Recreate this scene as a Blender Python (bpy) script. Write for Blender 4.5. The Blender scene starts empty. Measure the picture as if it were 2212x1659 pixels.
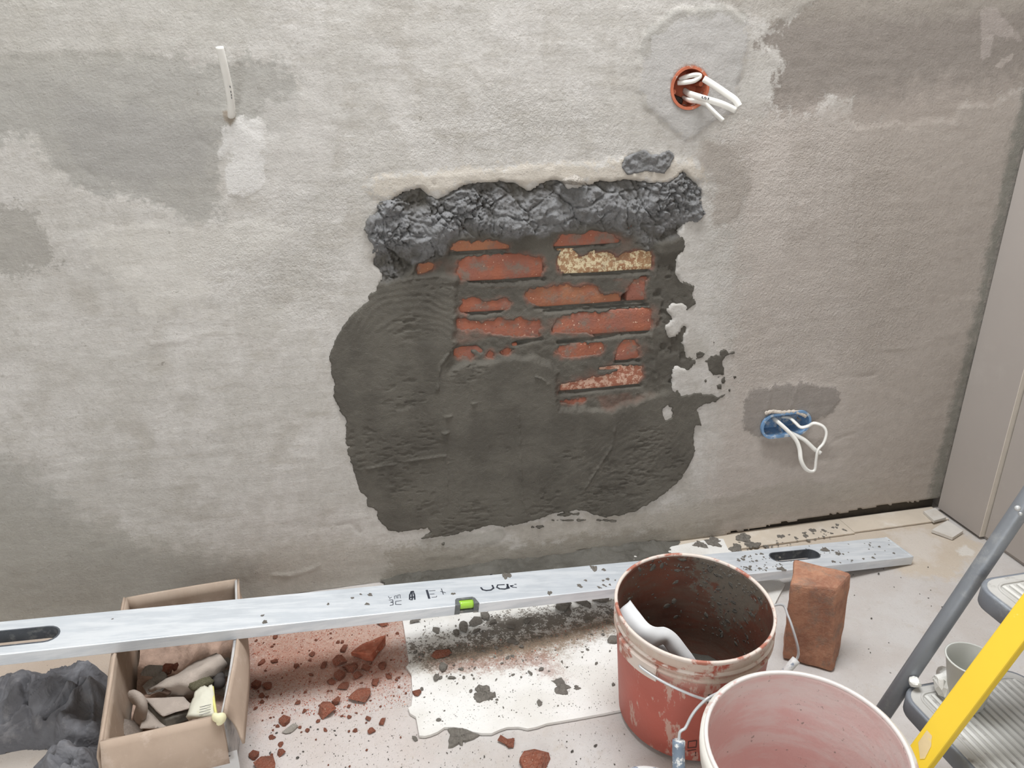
import bpy, bmesh, math, random
import numpy as np
from mathutils import Vector, Matrix
from mathutils.bvhtree import BVHTree

SC = bpy.context.scene
COL = SC.collection
rng = np.random.default_rng(7)
random.seed(7)

# ------------------------------------------------------------------ camera
FPX, CX, CY = 1672.5, 1106.0, 829.5
YAW, PITCH, ROLL = math.radians(13.056), math.radians(21.787), math.radians(.234)
CAM = np.array([0.0, -1.46, 1.047])
_f = np.array([math.sin(YAW)*math.cos(PITCH), math.cos(YAW)*math.cos(PITCH), -math.sin(PITCH)])
_r0 = np.array([math.cos(YAW), -math.sin(YAW), 0.0])
_u0 = np.cross(_r0, _f)
_r = math.cos(ROLL)*_r0 + math.sin(ROLL)*_u0
_u = -math.sin(ROLL)*_r0 + math.cos(ROLL)*_u0
cam = bpy.data.cameras.new('camera')
cam.sensor_width = 36.0
cam.lens = FPX/2212.0*36.0
cam.clip_start = 0.02
cam_o = bpy.data.objects.new('camera', cam)
COL.objects.link(cam_o)
cam_o.matrix_world = Matrix(((_r[0], _u[0], -_f[0], CAM[0]), (_r[1], _u[1], -_f[1], CAM[1]),
                             (_r[2], _u[2], -_f[2], CAM[2]), (0, 0, 0, 1)))
SC.camera = cam_o

# ------------------------------------------------------------------ light
world = bpy.data.worlds.new('world')
SC.world = world
world.use_nodes = True
bg = world.node_tree.nodes['Background']
bg.inputs['Color'].default_value = (0.93, 0.96, 1.0, 1)
bg.inputs['Strength'].default_value = 0.5

def area(name, loc, target, sx, sy, energy, color):
    l = bpy.data.lights.new(name, 'AREA')
    l.shape = 'RECTANGLE'; l.size = sx; l.size_y = sy; l.energy = energy; l.color = color
    o = bpy.data.objects.new(name, l); COL.objects.link(o)
    o.location = loc
    o.rotation_euler = (Vector(target)-Vector(loc)).to_track_quat('-Z', 'Y').to_euler()
    return o
area('skylight', (0.30, -0.42, 2.57), (0.30, -0.41, 0), 1.4, 0.7, 64, (0.95, 0.975, 1.0))
area('window_light', (-1.1, -3.52, 1.45), (-0.2, 0.0, 0.9), 1.5, 1.3, 58, (0.93, 0.97, 1.0))

SC.view_settings.view_transform = 'Standard'
SC.view_settings.look = 'None'
SC.view_settings.exposure = -0.19
SC.view_settings.gamma = 1.0
SC.view_settings.use_curve_mapping = False

# ------------------------------------------------------------------ helpers: places
def ray(x, y):
    return _f + _r*(x-CX)/FPX - _u*(y-CY)/FPX
def W(x, y, Y=0.0):                     # point on an upright plane parallel to the back wall
    d = ray(x, y); return CAM + d*((Y-CAM[1])/d[1])
def F(x, y, Z=0.0):                     # point on a horizontal plane
    d = ray(x, y); return CAM + d*((Z-CAM[2])/d[2])
def PL(x, y, p, n):
    d = ray(x, y); return CAM + d*(((p-CAM)@n)/(d@n))
def wpoly(pts): return np.array([W(*p)[[0, 2]] for p in pts])
def fpoly(pts, z=0.0): return np.array([F(p[0], p[1], z)[:2] for p in pts])

# ------------------------------------------------------------------ helpers: noise and distance
def _h(i, j, s):
    n = (i.astype(np.int64)*374761393 + j.astype(np.int64)*668265263 + s*974634777) & 0xffffffff
    n = ((n ^ (n >> 13))*1274126177) & 0xffffffff
    n = n ^ (n >> 16)
    return (n & 0xffffff)/float(0xffffff)
def vn(x, y, s=0):
    i = np.floor(x); j = np.floor(y); u = x-i; v = y-j
    u = u*u*u*(u*(u*6-15)+10); v = v*v*v*(v*(v*6-15)+10)
    i = i.astype(np.int64); j = j.astype(np.int64)
    a = _h(i, j, s)*(1-u)+_h(i+1, j, s)*u
    b = _h(i, j+1, s)*(1-u)+_h(i+1, j+1, s)*u
    return (a*(1-v)+b*v)*2-1
def fbm(x, y, f, o=4, s=0, g=.5):
    t = 0; a = 1; n = 0
    for k in range(o):
        t = t + a*vn(x*f+k*17.3, y*f-k*9.1, s+k); n += a; a *= g; f *= 2.03
    return t/n
def worley(x, y, f, s=0):
    X = x*f; Y = y*f; i = np.floor(X); j = np.floor(Y)
    d1 = np.full(X.shape, 9.0); d2 = d1.copy(); idc = np.zeros(X.shape)
    for a in (-1, 0, 1):
        for b in (-1, 0, 1):
            ii = (i+a).astype(np.int64); jj = (j+b).astype(np.int64)
            px = ii+_h(ii, jj, s); py = jj+_h(ii, jj, s+5)
            d = np.hypot(px-X, py-Y)
            n = d < d1
            d2 = np.where(n, d1, np.minimum(d2, d)); idc = np.where(n, _h(ii, jj, s+9), idc)
            d1 = np.where(n, d, d1)
    return d1, d2, idc
def sstep(a, b, x):
    t = np.clip((x-a)/(b-a), 0, 1); return t*t*(3-2*t)
def sdf(px, py, poly):                  # positive inside
    P = np.asarray(poly); Q = np.roll(P, -1, 0)
    d = np.full(px.shape, 1e9); ins = np.zeros(px.shape, bool)
    for (ax, ay), (bx, by) in zip(P, Q):
        ex, ey = bx-ax, by-ay
        t = np.clip(((px-ax)*ex+(py-ay)*ey)/(ex*ex+ey*ey+1e-12), 0, 1)
        d = np.minimum(d, (px-ax-ex*t)**2+(py-ay-ey*t)**2)
        c = (ay > py) != (by > py)
        ins ^= c & (px < ex*(py-ay)/(by-ay+1e-15)+ax)
    return np.where(ins, 1, -1)*np.sqrt(d)
def pdist(px, py, line):
    d = np.full(px.shape, 1e9)
    for (ax, ay), (bx, by) in zip(line[:-1], line[1:]):
        ex, ey = bx-ax, by-ay
        t = np.clip(((px-ax)*ex+(py-ay)*ey)/(ex*ex+ey*ey+1e-12), 0, 1)
        d = np.minimum(d, (px-ax-ex*t)**2+(py-ay-ey*t)**2)
    return np.sqrt(d)

# ------------------------------------------------------------------ helpers: objects
def link(name, me, mat=None, parent=None, smooth=True):
    o = bpy.data.objects.new(name, me); COL.objects.link(o)
    if mat is not None:
        for m in (mat if isinstance(mat, (list, tuple)) else [mat]): me.materials.append(m)
    if smooth: me.shade_smooth()
    else: me.shade_flat()
    if parent is not None: o.parent = parent
    return o
def tag(o, label, cat, group=None, kind=None):
    o['label'] = label; o['category'] = cat
    if group: o['group'] = group
    if kind: o['kind'] = kind
    return o
def struct(o): o['kind'] = 'structure'; return o
def thing(name, label, cat, loc=(0, 0, 0), group=None):
    o = bpy.data.objects.new(name, None); COL.objects.link(o)
    o.empty_display_size = .02
    o.location = loc
    return tag(o, label, cat, group)
def attach(o, t):                        # parent keeping world place; thing roots are only translated
    o.parent = t
    off = Vector(t.location)
    o.matrix_parent_inverse = Matrix.Translation(-off)
    return o
def raw(V, faces, name='m', mi=None):
    me = bpy.data.meshes.new(name)
    me.from_pydata([tuple(map(float, v)) for v in V], [], [tuple(map(int, f)) for f in faces])
    if mi is not None: me.polygons.foreach_set('material_index', mi)
    me.update(); return me
def grid_mesh(name, V, keep=None, attrs=None, flip=False):
    n, m = V.shape[:2]
    idx = np.arange(n*m).reshape(n, m)
    q = np.stack([idx[:-1, :-1], idx[1:, :-1], idx[1:, 1:], idx[:-1, 1:]], -1)
    if flip: q = q[..., ::-1]
    q = q.reshape(-1, 4)
    if keep is not None: q = q[keep[:-1, :-1].reshape(-1)]
    used = np.zeros(n*m, bool); used[q.reshape(-1)] = True
    new = np.cumsum(used)-1
    q = new[q]; v = V.reshape(-1, 3)[used]
    me = bpy.data.meshes.new(name)
    me.vertices.add(len(v)); me.vertices.foreach_set('co', v.astype(np.float32).reshape(-1))
    me.loops.add(q.size); me.loops.foreach_set('vertex_index', q.astype(np.int32).reshape(-1))
    me.polygons.add(len(q)); me.polygons.foreach_set('loop_start', np.arange(0, q.size, 4, dtype=np.int32))
    for k, a in (attrs or {}).items():
        at = me.attributes.new(k, 'FLOAT', 'POINT')
        at.data.foreach_set('value', a.reshape(-1)[used].astype(np.float32))
    me.update(calc_edges=True); me.validate()
    return me
def catmull(P, n):
    P = np.asarray(P, float)
    if len(P) < 3:
        t = np.linspace(0, 1, n)[:, None]; return P[0]*(1-t)+P[-1]*t
    Q = np.vstack([2*P[0]-P[1], P, 2*P[-1]-P[-2]])
    out = []
    for t in np.linspace(0, len(P)-1-1e-9, n):
        i = int(t); u = t-i; a, b, c, d = Q[i:i+4]
        out.append(.5*((2*b)+(c-a)*u+(2*a-5*b+4*c-d)*u*u+(3*b-3*c+d-a)*u**3))
    return np.array(out)
def tube(path, rx, ry=None, n=10, seg=None, hint=(0, 0, 1), cap=True, taper=None):
    ry = ry or rx
    P = catmull(path, seg) if seg else np.asarray(path, float)
    T = np.gradient(P, axis=0); T /= np.linalg.norm(T, axis=1)[:, None]+1e-12
    N = np.array(hint, float); N = N-T[0]*(N@T[0])
    if np.linalg.norm(N) < 1e-3: N = np.array([1., 0, 0])-T[0]*T[0][0]
    N /= np.linalg.norm(N)
    V = []; fs = []
    th = np.arange(n)*2*math.pi/n
    for k in range(len(P)):
        N = N-T[k]*(N@T[k]); N /= np.linalg.norm(N)
        B = np.cross(T[k], N); s = taper[k] if taper is not None else 1
        for a in th: V.append(P[k]+s*(rx*math.cos(a)*N+ry*math.sin(a)*B))
    for k in range(len(P)-1):
        for a in range(n):
            b = (a+1) % n
            fs.append((k*n+a, k*n+b, (k+1)*n+b, (k+1)*n+a))
    if cap:
        fs.append(tuple(range(n))[::-1]); fs.append(tuple((len(P)-1)*n+a for a in range(n)))
    return V, fs
def sheet(rows, nu, nv, thick, wob=0, seed=0):          # thick bent sheet through rows of points
    R = np.array([catmull(r, nv) for r in rows])
    G = np.array([catmull(R[:, j], nu) for j in range(nv)]).transpose(1, 0, 2)
    du = np.gradient(G, axis=0); dv = np.gradient(G, axis=1)
    N = np.cross(du, dv); N /= np.linalg.norm(N, axis=2)[..., None]+1e-12
    if wob:
        s = np.arange(nu)[:, None]/nu*3+np.zeros((nu, nv)); t = np.arange(nv)[None]/nv*3+np.zeros((nu, nv))
        G = G+N*(fbm(s, t, 1.7, 3, seed)*wob)[..., None]
    A = G+N*thick/2; B = G-N*thick/2
    V = np.vstack([A.reshape(-1, 3), B.reshape(-1, 3)]); o = nu*nv; fs = []
    for i in range(nu-1):
        for j in range(nv-1):
            a, b, c, d = i*nv+j, (i+1)*nv+j, (i+1)*nv+j+1, i*nv+j+1
            fs.append((a, b, c, d)); fs.append((o+d, o+c, o+b, o+a))
    for i in range(nu-1):
        for j, s in ((0, 1), (nv-1, 0)):
            a, b = i*nv+j, (i+1)*nv+j
            fs.append((a, o+a, o+b, b) if s else (b, o+b, o+a, a))
    for j in range(nv-1):
        for i, s in ((0, 0), (nu-1, 1)):
            a, b = i*nv+j, i*nv+j+1
            fs.append((a, o+a, o+b, b) if s else (b, o+b, o+a, a))
    return V, fs
def prism(outline, holes, z0, z1, bevel=0.0, name='prism'):   # flat outline with holes, given thickness
    cu = bpy.data.curves.new(name, 'CURVE'); cu.dimensions = '2D'; cu.fill_mode = 'BOTH'
    cu.extrude = (z1-z0)/2-bevel; cu.bevel_depth = bevel; cu.bevel_resolution = 1
    for pl in [outline]+list(holes):
        sp = cu.splines.new('POLY'); sp.points.add(len(pl)-1)
        for p, q in zip(sp.points, pl): p.co = (q[0], q[1], 0, 1)
        sp.use_cyclic_u = True
    o = bpy.data.objects.new(name, cu); COL.objects.link(o)
    me = bpy.data.meshes.new_from_object(o.evaluated_get(bpy.context.evaluated_depsgraph_get()))
    bpy.data.objects.remove(o); bpy.data.curves.remove(cu)
    me.transform(Matrix.Translation((0, 0, (z0+z1)/2)))
    me.materials.clear()
    return me
def bevelled(me, w, seg=2, ang=40):
    bm = bmesh.new(); bm.from_mesh(me)
    bmesh.ops.remove_doubles(bm, verts=bm.verts, dist=1e-6)
    e = [x for x in bm.edges if len(x.link_faces) == 2 and x.calc_face_angle(0) > math.radians(ang)]
    bmesh.ops.bevel(bm, geom=e, offset=w, segments=seg, profile=.5, affect='EDGES')
    bm.to_mesh(me); bm.free(); return me
def box_mesh(sx, sy, sz, bev=0.0):
    bm = bmesh.new(); bmesh.ops.create_cube(bm, size=1)
    bmesh.ops.scale(bm, vec=(sx, sy, sz), verts=bm.verts)
    me = bpy.data.meshes.new('box'); bm.to_mesh(me); bm.free()
    if bev: bevelled(me, bev)
    return me
def hexa(b, t):                          # eight corners: bottom loop, top loop
    return raw(list(b)+list(t), [(3, 2, 1, 0), (4, 5, 6, 7), (0, 1, 5, 4), (1, 2, 6, 5), (2, 3, 7, 6), (3, 0, 4, 7)])
def rough_up(me, cuts, amp, freq, seed):  # subdivided, uneven piece
    bm = bmesh.new(); bm.from_mesh(me)
    bmesh.ops.subdivide_edges(bm, edges=bm.edges, cuts=cuts, use_grid_fill=True)
    bm.normal_update()
    co = np.array([v.co for v in bm.verts])
    a = fbm(co[:, 0]+co[:, 2]*.7, co[:, 1]-co[:, 2]*.6+co[:, 0]*.3, freq, 3, seed)
    for v, k in zip(bm.verts, a): v.co += v.normal*float(k)*amp
    bm.to_mesh(me); bm.free(); return me
def chunk_mesh(name, seed, flat=1.0, n=13, round_=0.0):   # angular broken piece, unit size, resting on z = 0
    r = np.random.default_rng(seed)
    P = r.normal(size=(n, 3)); P /= np.linalg.norm(P, axis=1)[:, None]
    P *= r.uniform(.38, .5, (n, 1)); P[:, 0] *= r.uniform(.9, 1.25); P[:, 1] *= r.uniform(.7, 1); P[:, 2] *= flat*r.uniform(.6, .8)
    bm = bmesh.new()
    for p in P: bm.verts.new(p)
    res = bmesh.ops.convex_hull(bm, input=bm.verts)
    bmesh.ops.delete(bm, geom=[g for g in res['geom_interior'] if isinstance(g, bmesh.types.BMVert)], context='VERTS')
    z = sorted(v.co.z for v in bm.verts); zc = z[0]+(z[-1]-z[0])*.12
    for v in bm.verts: v.co.z = max(v.co.z, zc)-zc
    bmesh.ops.remove_doubles(bm, verts=bm.verts, dist=.03)
    if round_:
        bmesh.ops.subdivide_edges(bm, edges=bm.edges, cuts=1, smooth=round_)
        for v in bm.verts:
            v.co += Vector(r.normal(size=3)*.022); v.co.z = max(v.co.z, 0)
    bmesh.ops.recalc_face_normals(bm, faces=bm.faces)
    me = bpy.data.meshes.new(name); bm.to_mesh(me); bm.free(); return me
def joined(parts, name):                 # many small pieces as one mesh: list of (mesh, Matrix)
    V = []; Fs = []; o = 0
    cache = {}
    for me, M in parts:
        if me.name not in cache:
            cache[me.name] = (np.array([v.co for v in me.vertices]), [tuple(p.vertices) for p in me.polygons])
        co, fc = cache[me.name]
        A = np.array(M)
        V.append(co@A[:3, :3].T+A[:3, 3]); Fs += [tuple(i+o for i in f) for f in fc]; o += len(co)
    me = bpy.data.meshes.new(name); me.from_pydata(np.vstack(V).tolist(), [], Fs); me.update()
    return me
# ------------------------------------------------------------------ materials
def S(r, g, b):
    return tuple(((v/255)/12.92 if v/255 <= .04045 else ((v/255+.055)/1.055)**2.4) for v in (r, g, b))+(1,)
class NT:
    def __init__(s, name):
        s.m = bpy.data.materials.new(name); s.m.use_nodes = True
        s.t = s.m.node_tree; s.b = s.t.nodes['Principled BSDF']
        s._co = s.t.nodes.new('ShaderNodeTexCoord')
        s.co = s._co.outputs['Object']
    def n(s, k, **kw):
        n = s.t.nodes.new('ShaderNode'+k)
        for a, v in kw.items(): setattr(n, a, v)
        return n
    def put(s, sock, v):
        if hasattr(v, 'is_linked') or isinstance(v, bpy.types.NodeSocket): s.t.links.new(v, sock)
        else: sock.default_value = v[:3] if sock.type == 'VECTOR' and isinstance(v, tuple) else v
    def math(s, op, a, b=0.0, clamp=False):
        n = s.n('Math', operation=op, use_clamp=clamp); s.put(n.inputs[0], a); s.put(n.inputs[1], b); return n.outputs[0]
    def vmap(s, scale=(1, 1, 1), rot=(0, 0, 0)):
        n = s.n('Mapping'); n.inputs['Scale'].default_value = scale; n.inputs['Rotation'].default_value = rot
        s.t.links.new(s.co, n.inputs['Vector']); return n.outputs[0]
    def noise(s, f, d=4, r=.55, vec=None, dist=0):
        n = s.n('TexNoise'); n.inputs['Scale'].default_value = f; n.inputs['Detail'].default_value = d
        n.inputs['Roughness'].default_value = r; n.inputs['Distortion'].default_value = dist
        s.t.links.new(vec or s.co, n.inputs['Vector']); return n.outputs[0]
    def vor(s, f, feature='F1', vec=None, out=0):
        n = s.n('TexVoronoi', feature=feature); n.inputs['Scale'].default_value = f
        s.t.links.new(vec or s.co, n.inputs['Vector']); return n.outputs[out]
    def attr(s, a):
        n = s.n('Attribute', attribute_name=a); return n.outputs['Fac']
    def rng(s, x, a, b, c=0.0, d=1.0, smooth=True):
        n = s.n('MapRange'); n.interpolation_type = 'SMOOTHSTEP' if smooth else 'LINEAR'
        s.put(n.inputs[0], x)
        for i, v in enumerate((a, b, c, d)): s.put(n.inputs[i+1], v)
        return n.outputs[0]
    def mix(s, f, a, b, mode='MIX'):
        n = s.n('Mix', data_type='RGBA', blend_type=mode)
        s.put(n.inputs[0], f); s.put(n.inputs[6], a); s.put(n.inputs[7], b); return n.outputs[2]
    def vary(s, col, f, amt, d=4):        # light and dark mottling round a colour
        k = s.rng(s.noise(f, d), .25, .75, 1-amt, 1+amt, False)
        n = s.n('VectorMath', operation='SCALE'); s.put(n.inputs[0], col); s.put(n.inputs[3], k); return n.outputs[0]
    def bump(s, h, dist, strength=1.0):
        n = s.n('Bump'); n.inputs['Distance'].default_value = dist; n.inputs['Strength'].default_value = strength
        s.put(n.inputs['Height'], h)
        prev = s.b.inputs['Normal']
        if prev.is_linked: s.t.links.new(prev.links[0].from_socket, n.inputs['Normal'])
        s.t.links.new(n.outputs[0], prev)
    def out(s, col, rough=.8, metal=0.0, spec=.4):
        s.put(s.b.inputs['Base Color'], col); s.put(s.b.inputs['Roughness'], rough); s.put(s.b.inputs['Metallic'], metal)
        s.b.inputs['Specular IOR Level'].default_value = spec
        return s.m
def simple(name, col, rough=.7, metal=0.0, f=40, amt=.12, bump=0.0, bf=200, spec=.4, dust=None, dust_f=14, dust_t=(.5, .7)):
    t = NT(name); c = t.vary(col, f, amt)
    if dust: c = t.mix(t.rng(t.noise(dust_f, 6, .65), *dust_t), c, dust)
    if bump: t.bump(t.noise(bf, 3), bump)
    return t.out(c, rough, metal, spec)

# back wall: grey cement render with damp, trowelled, skimmed and partly shade-painted zones (distances to their outlines are point attributes)
WALL_LAYERS = []      # name, outline in photograph pixels, colour, edge softness, edge noise, strength
def wl(name, pts, col, w=.012, amp=.05, k=1.0): WALL_LAYERS.append((name, pts, col, w, amp, k))
wl('foot', [(-200, 1030), (120, 1120), (330, 1160), (480, 1190), (640, 1170), (760, 1165), (830, 1180), (1000, 1195), (1300, 1150), (1540, 1085), (1800, 1050), (2100, 1010), (2300, 1300), (1500, 1500), (-200, 1500)], S(172, 168, 157), .06, .10, .6)  # rising damp, with the darker light low on the wall painted in
wl('left_low', [(-300, 900), (60, 1010), (200, 1130), (330, 1190), (560, 1215), (560, 1400), (-300, 1500)], S(156, 154, 146), .07, .10, .65)  # damp plus corner light falloff, both put into this colour
wl('damp_left', [(-300, 140), (120, 118), (330, 120), (470, 140), (540, 130), (640, 150), (650, 220), (620, 290), (570, 300), (505, 262), (480, 330), (470, 400), (480, 470), (420, 478), (340, 455), (300, 425), (220, 420), (160, 405), (115, 355), (60, 300), (-300, 290)], S(163, 161, 154), .018, .075, .85)
wl('damp_left_core', [(120, 210), (260, 230), (430, 260), (470, 300), (440, 380), (330, 400), (200, 395), (140, 330)], S(156, 154, 149), .03, .07, .6)
wl('damp_left_edge', [(-300, 470), (60, 450), (110, 520), (120, 575), (40, 595), (-300, 620)], S(158, 155, 147), .016, .09, .8)
wl('damp_right', [(1640, 90), (1700, 40), (1850, -60), (2600, -80), (2450, 150), (2190, 200), (2140, 230), (2080, 225), (2060, 260), (2000, 262), (1960, 275), (1925, 262), (1890, 280), (1850, 272), (1835, 255), (1835, 215), (1800, 205), (1755, 235), (1720, 248), (1690, 246), (1668, 225), (1690, 130)], S(143, 136, 128), .016, .085, .95)
wl('right_warm', [(1570, 280), (1700, 240), (2400, 150), (2400, 1200), (1500, 1200), (1560, 900), (1590, 600)], S(181, 172, 163), .10, .10, .75)
wl('right_dull', [(1860, 250), (2400, 150), (2400, 1200), (1800, 1150), (1840, 700)], S(168, 160, 150), .14, .12, .6)
wl('scrape', [(1610, 440), (1640, 290), (1690, 270), (1700, 400), (1690, 560), (1640, 570), (1600, 520)], S(196, 189, 181), .02, .06, .6)
wl('fade_top', [(-300, -200), (600, -200), (560, 60), (440, 110), (200, 150), (-300, 200)], S(176, 173, 164), .06, .08, .5)
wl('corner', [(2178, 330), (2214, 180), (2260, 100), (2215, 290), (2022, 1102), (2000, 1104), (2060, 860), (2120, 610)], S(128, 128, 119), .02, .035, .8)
wl('top_warm', [(1500, -120), (2600, -200), (2300, 20), (1980, 40), (1700, 45), (1560, 15)], S(163, 157, 147), .03, .06, .6)
wl('pale_right', [(2120, 20), (2150, 15), (2190, 60), (2210, 90), (2150, 75), (2140, 120), (2125, 130)], S(172, 164, 157), .006, .025, .7)
wl('pale_blob', [(2150, 145), (2165, 128), (2190, 115), (2188, 128), (2165, 145)], S(178, 170, 162), .003, .008, .8)
wl('trail', [(494, 270), (520, 250), (558, 256), (580, 278), (570, 300), (572, 380), (560, 420), (490, 425), (484, 390), (500, 320), (470, 345), (478, 300)], S(209, 207, 202), .007, .04, .95)
wl('crater', [(482, 242), (494, 236), (508, 244), (508, 262), (498, 272), (486, 260)], S(146, 135, 120), .004, .012, .85)
wl('skim', [(180, 500), (300, 480), (420, 500), (560, 480), (640, 500), (560, 560), (440, 590), (460, 640), (320, 690), (280, 650), (200, 570)], S(203, 200, 192), .02, .06, .6)
wl('skim_two', [(590, 210), (640, 205), (700, 130), (720, 300), (700, 420), (600, 440), (575, 330), (560, 240)], S(196, 193, 187), .02, .06, .6)
wl('box_patch', [(1378, 130), (1392, 70), (1450, 28), (1560, 14), (1608, 38), (1612, 90), (1600, 150), (1588, 235), (1480, 300), (1400, 240), (1380, 190)], S(180, 178, 174), .006, .04, .8)
wl('box_rim_damp', [(1376, 130), (1390, 66), (1450, 22), (1560, 8), (1612, 34), (1600, 60), (1555, 30), (1460, 44), (1408, 80), (1400, 130)], S(160, 157, 148), .006, .03, .6)
wl('halo', [(1525, 300), (1600, 320), (1622, 400), (1590, 470), (1545, 490), (1530, 470), (1545, 400), (1500, 340)], S(172, 165, 156), .01, .04, .8)
wl('socket_patch', [(1606, 880), (1612, 848), (1640, 838), (1740, 826), (1808, 838), (1816, 865), (1800, 888), (1770, 905), (1720, 935), (1640, 945), (1604, 925)], S(148, 142, 135), .006, .03, .95)
wl('socket_under', [(1640, 950), (1780, 950), (1800, 990), (1700, 1010), (1650, 990)], S(155, 147, 138), .02, .03, .6)
wl('lip', [(790, 405), (815, 380), (920, 372), (1010, 368), (1180, 358), (1240, 358), (1340, 345), (1500, 352), (1516, 385), (1450, 395), (1200, 395), (1000, 398), (940, 415), (900, 405), (840, 430), (800, 425)], S(196, 188, 174), .012, .07, .7)
wl('low_smooth', [(900, 1172), (960, 1160), (1040, 1150), (1090, 1145), (1090, 1165), (1000, 1205), (920, 1210)], S(172, 169, 161), .006, .02, .8)
wl('low_band', [(1090, 1140), (1500, 1090), (1700, 1040), (1900, 1040), (1900, 1070), (1600, 1130), (1300, 1165), (1150, 1180)], S(170, 164, 153), .02, .05, .6)
wl('stain_foot', [(840, 1195), (860, 1180), (1100, 1185), (1250, 1160), (1380, 1150), (1560, 1120), (1560, 1200), (1250, 1230), (1100, 1250), (830, 1260)], S(150, 144, 131), .02, .06, .55)

def wall_material():
    t = NT('cement_render')
    n1 = t.noise(6, 6, .6); n2 = t.noise(38, 6, .68); n3 = t.noise(320, 3, .6)
    st = t.noise(30, 5, .6, t.vmap((.35, 1, 2.6)))        # trowel strokes lie along the wall
    vt = t.noise(34, 5, .6, t.vmap((2.6, 1, .3)))
    jit = t.math('SUBTRACT', t.math('ADD', t.math('ADD', t.math('MULTIPLY', n2, .55), t.math('MULTIPLY', n1, .20)), t.math('MULTIPLY', t.noise(150, 5, .8), .25)), .5)
    base = t.mix(t.rng(n1, .38, .62), S(189, 186, 179), S(199, 196, 190))
    base = t.mix(t.rng(t.noise(11, 5, .6), .5, .66), base, S(181, 177, 169))
    base = t.mix(t.math('MULTIPLY', t.rng(st, .54, .70), .45), base, S(209, 207, 201))
    base = t.mix(t.math('MULTIPLY', t.rng(st, .46, .32), .3), base, S(170, 165, 153))
    base = t.mix(t.math('MULTIPLY', t.rng(t.noise(110, 6, .8), .50, .68), .5), base, S(165, 160, 151))
    base = t.mix(t.math('MULTIPLY', t.rng(t.noise(16, 6, .75), .46, .60), .32), base, S(178, 174, 166))
    col = base
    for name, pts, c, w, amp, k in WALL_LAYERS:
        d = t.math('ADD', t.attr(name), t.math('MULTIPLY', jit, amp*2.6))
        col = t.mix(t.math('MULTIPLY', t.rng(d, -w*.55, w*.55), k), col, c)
    pa = t.rng(t.noise(48, 7, .78), .40, .62, .955, 1.045, False)
    sc_ = t.n('VectorMath', operation='SCALE'); t.put(sc_.inputs[0], col); t.put(sc_.inputs[3], pa); col = sc_.outputs[0]
    sc_ = t.n('VectorMath', operation='MULTIPLY'); t.put(sc_.inputs[0], col); t.put(sc_.inputs[1], (1.0, .992, 1.008)); col = sc_.outputs[0]
    # pinholes and grit
    col = t.mix(t.math('MULTIPLY', t.rng(n3, .36, .25), .55), col, S(110, 104, 94))
    col = t.mix(t.math('MULTIPLY', t.rng(n3, .66, .78), .35), col, S(226, 222, 214))
    big = t.rng(t.noise(26, 2, .5), .70, .78)
    col = t.mix(t.math('MULTIPLY', t.math('MULTIPLY', big, t.rng(n3, .5, .4)), .6), col, S(112, 106, 94))
    rough_zone = t.rng(t.attr('rough'), 0.0, 1.0, .12, 1.0)
    h = t.math('ADD', t.math('MULTIPLY', n3, .6), t.math('MULTIPLY', t.noise(150, 4, .6), .8))
    t.bump(t.math('MULTIPLY', h, rough_zone), .0036, 1.0)
    t.bump(t.math('ADD', t.math('MULTIPLY', st, .35), t.math('MULTIPLY', vt, .3)), .003, .3)
    t.bump(t.noise(75, 5, .6), .0018, .3)
    t.bump(t.noise(190, 5, .75), .0016, .4)
    return t.out(col, .9, 0, .25)

def mortar_material(name='wet_mortar', a=S(104, 101, 94), b=S(86, 83, 76), rough=.6):
    t = NT(name)
    c = t.mix(t.rng(t.noise(9, 5, .6), .4, .62), a, b)
    c = t.mix(t.math('MULTIPLY', t.rng(t.noise(420, 2), .33, .22), .6), c, S(50, 48, 43))
    c = t.mix(t.math('MULTIPLY', t.rng(t.noise(380, 2), .68, .8), .35), c, S(150, 148, 140))
    t.bump(t.noise(300, 4, .65), .0022, .8)
    t.bump(t.noise(70, 4, .6), .002, .4)
    return t.out(c, rough, 0, .45)

def patch_material():
    t = NT('patch_mortar')
    c = t.mix(t.rng(t.noise(8, 5, .6), .4, .62), S(104, 100, 92), S(90, 86, 79))
    c = t.mix(t.math('MULTIPLY', t.rng(t.attr('lump'), .0, 1.0), t.rng(t.noise(45, 5, .7), .34, .58, .6, 1.0)), c, S(150, 150, 151))  # overhead light on the lumps painted in: paler where they stand proud
    c = t.mix(t.math('MULTIPLY', t.rng(t.attr('joint'), .2, 1.0), .5), c, S(112, 112, 106))
    red = t.math('MULTIPLY', t.attr('smear'), t.rng(t.noise(34, 5, .65), .34, .60, .45, 1.0))
    c = t.mix(red, c, S(142, 102, 88))
    c = t.mix(t.math('MULTIPLY', t.rng(t.noise(420, 2), .33, .22), .55), c, S(52, 50, 45))
    c = t.mix(t.math('MULTIPLY', t.rng(t.noise(380, 2), .70, .82), .35), c, S(150, 148, 140))
    t.bump(t.noise(360, 4, .7), .0022, .9)
    t.bump(t.noise(60, 4, .6, t.vmap((1, 1, 1.6))), .002, .3)
    t.bump(t.math('MULTIPLY', t.noise(150, 6, .75), t.rng(t.attr('lump'), 0, 1, .05, 1)), .006, .8)
    return t.out(c, .72, 0, .3)

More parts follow.
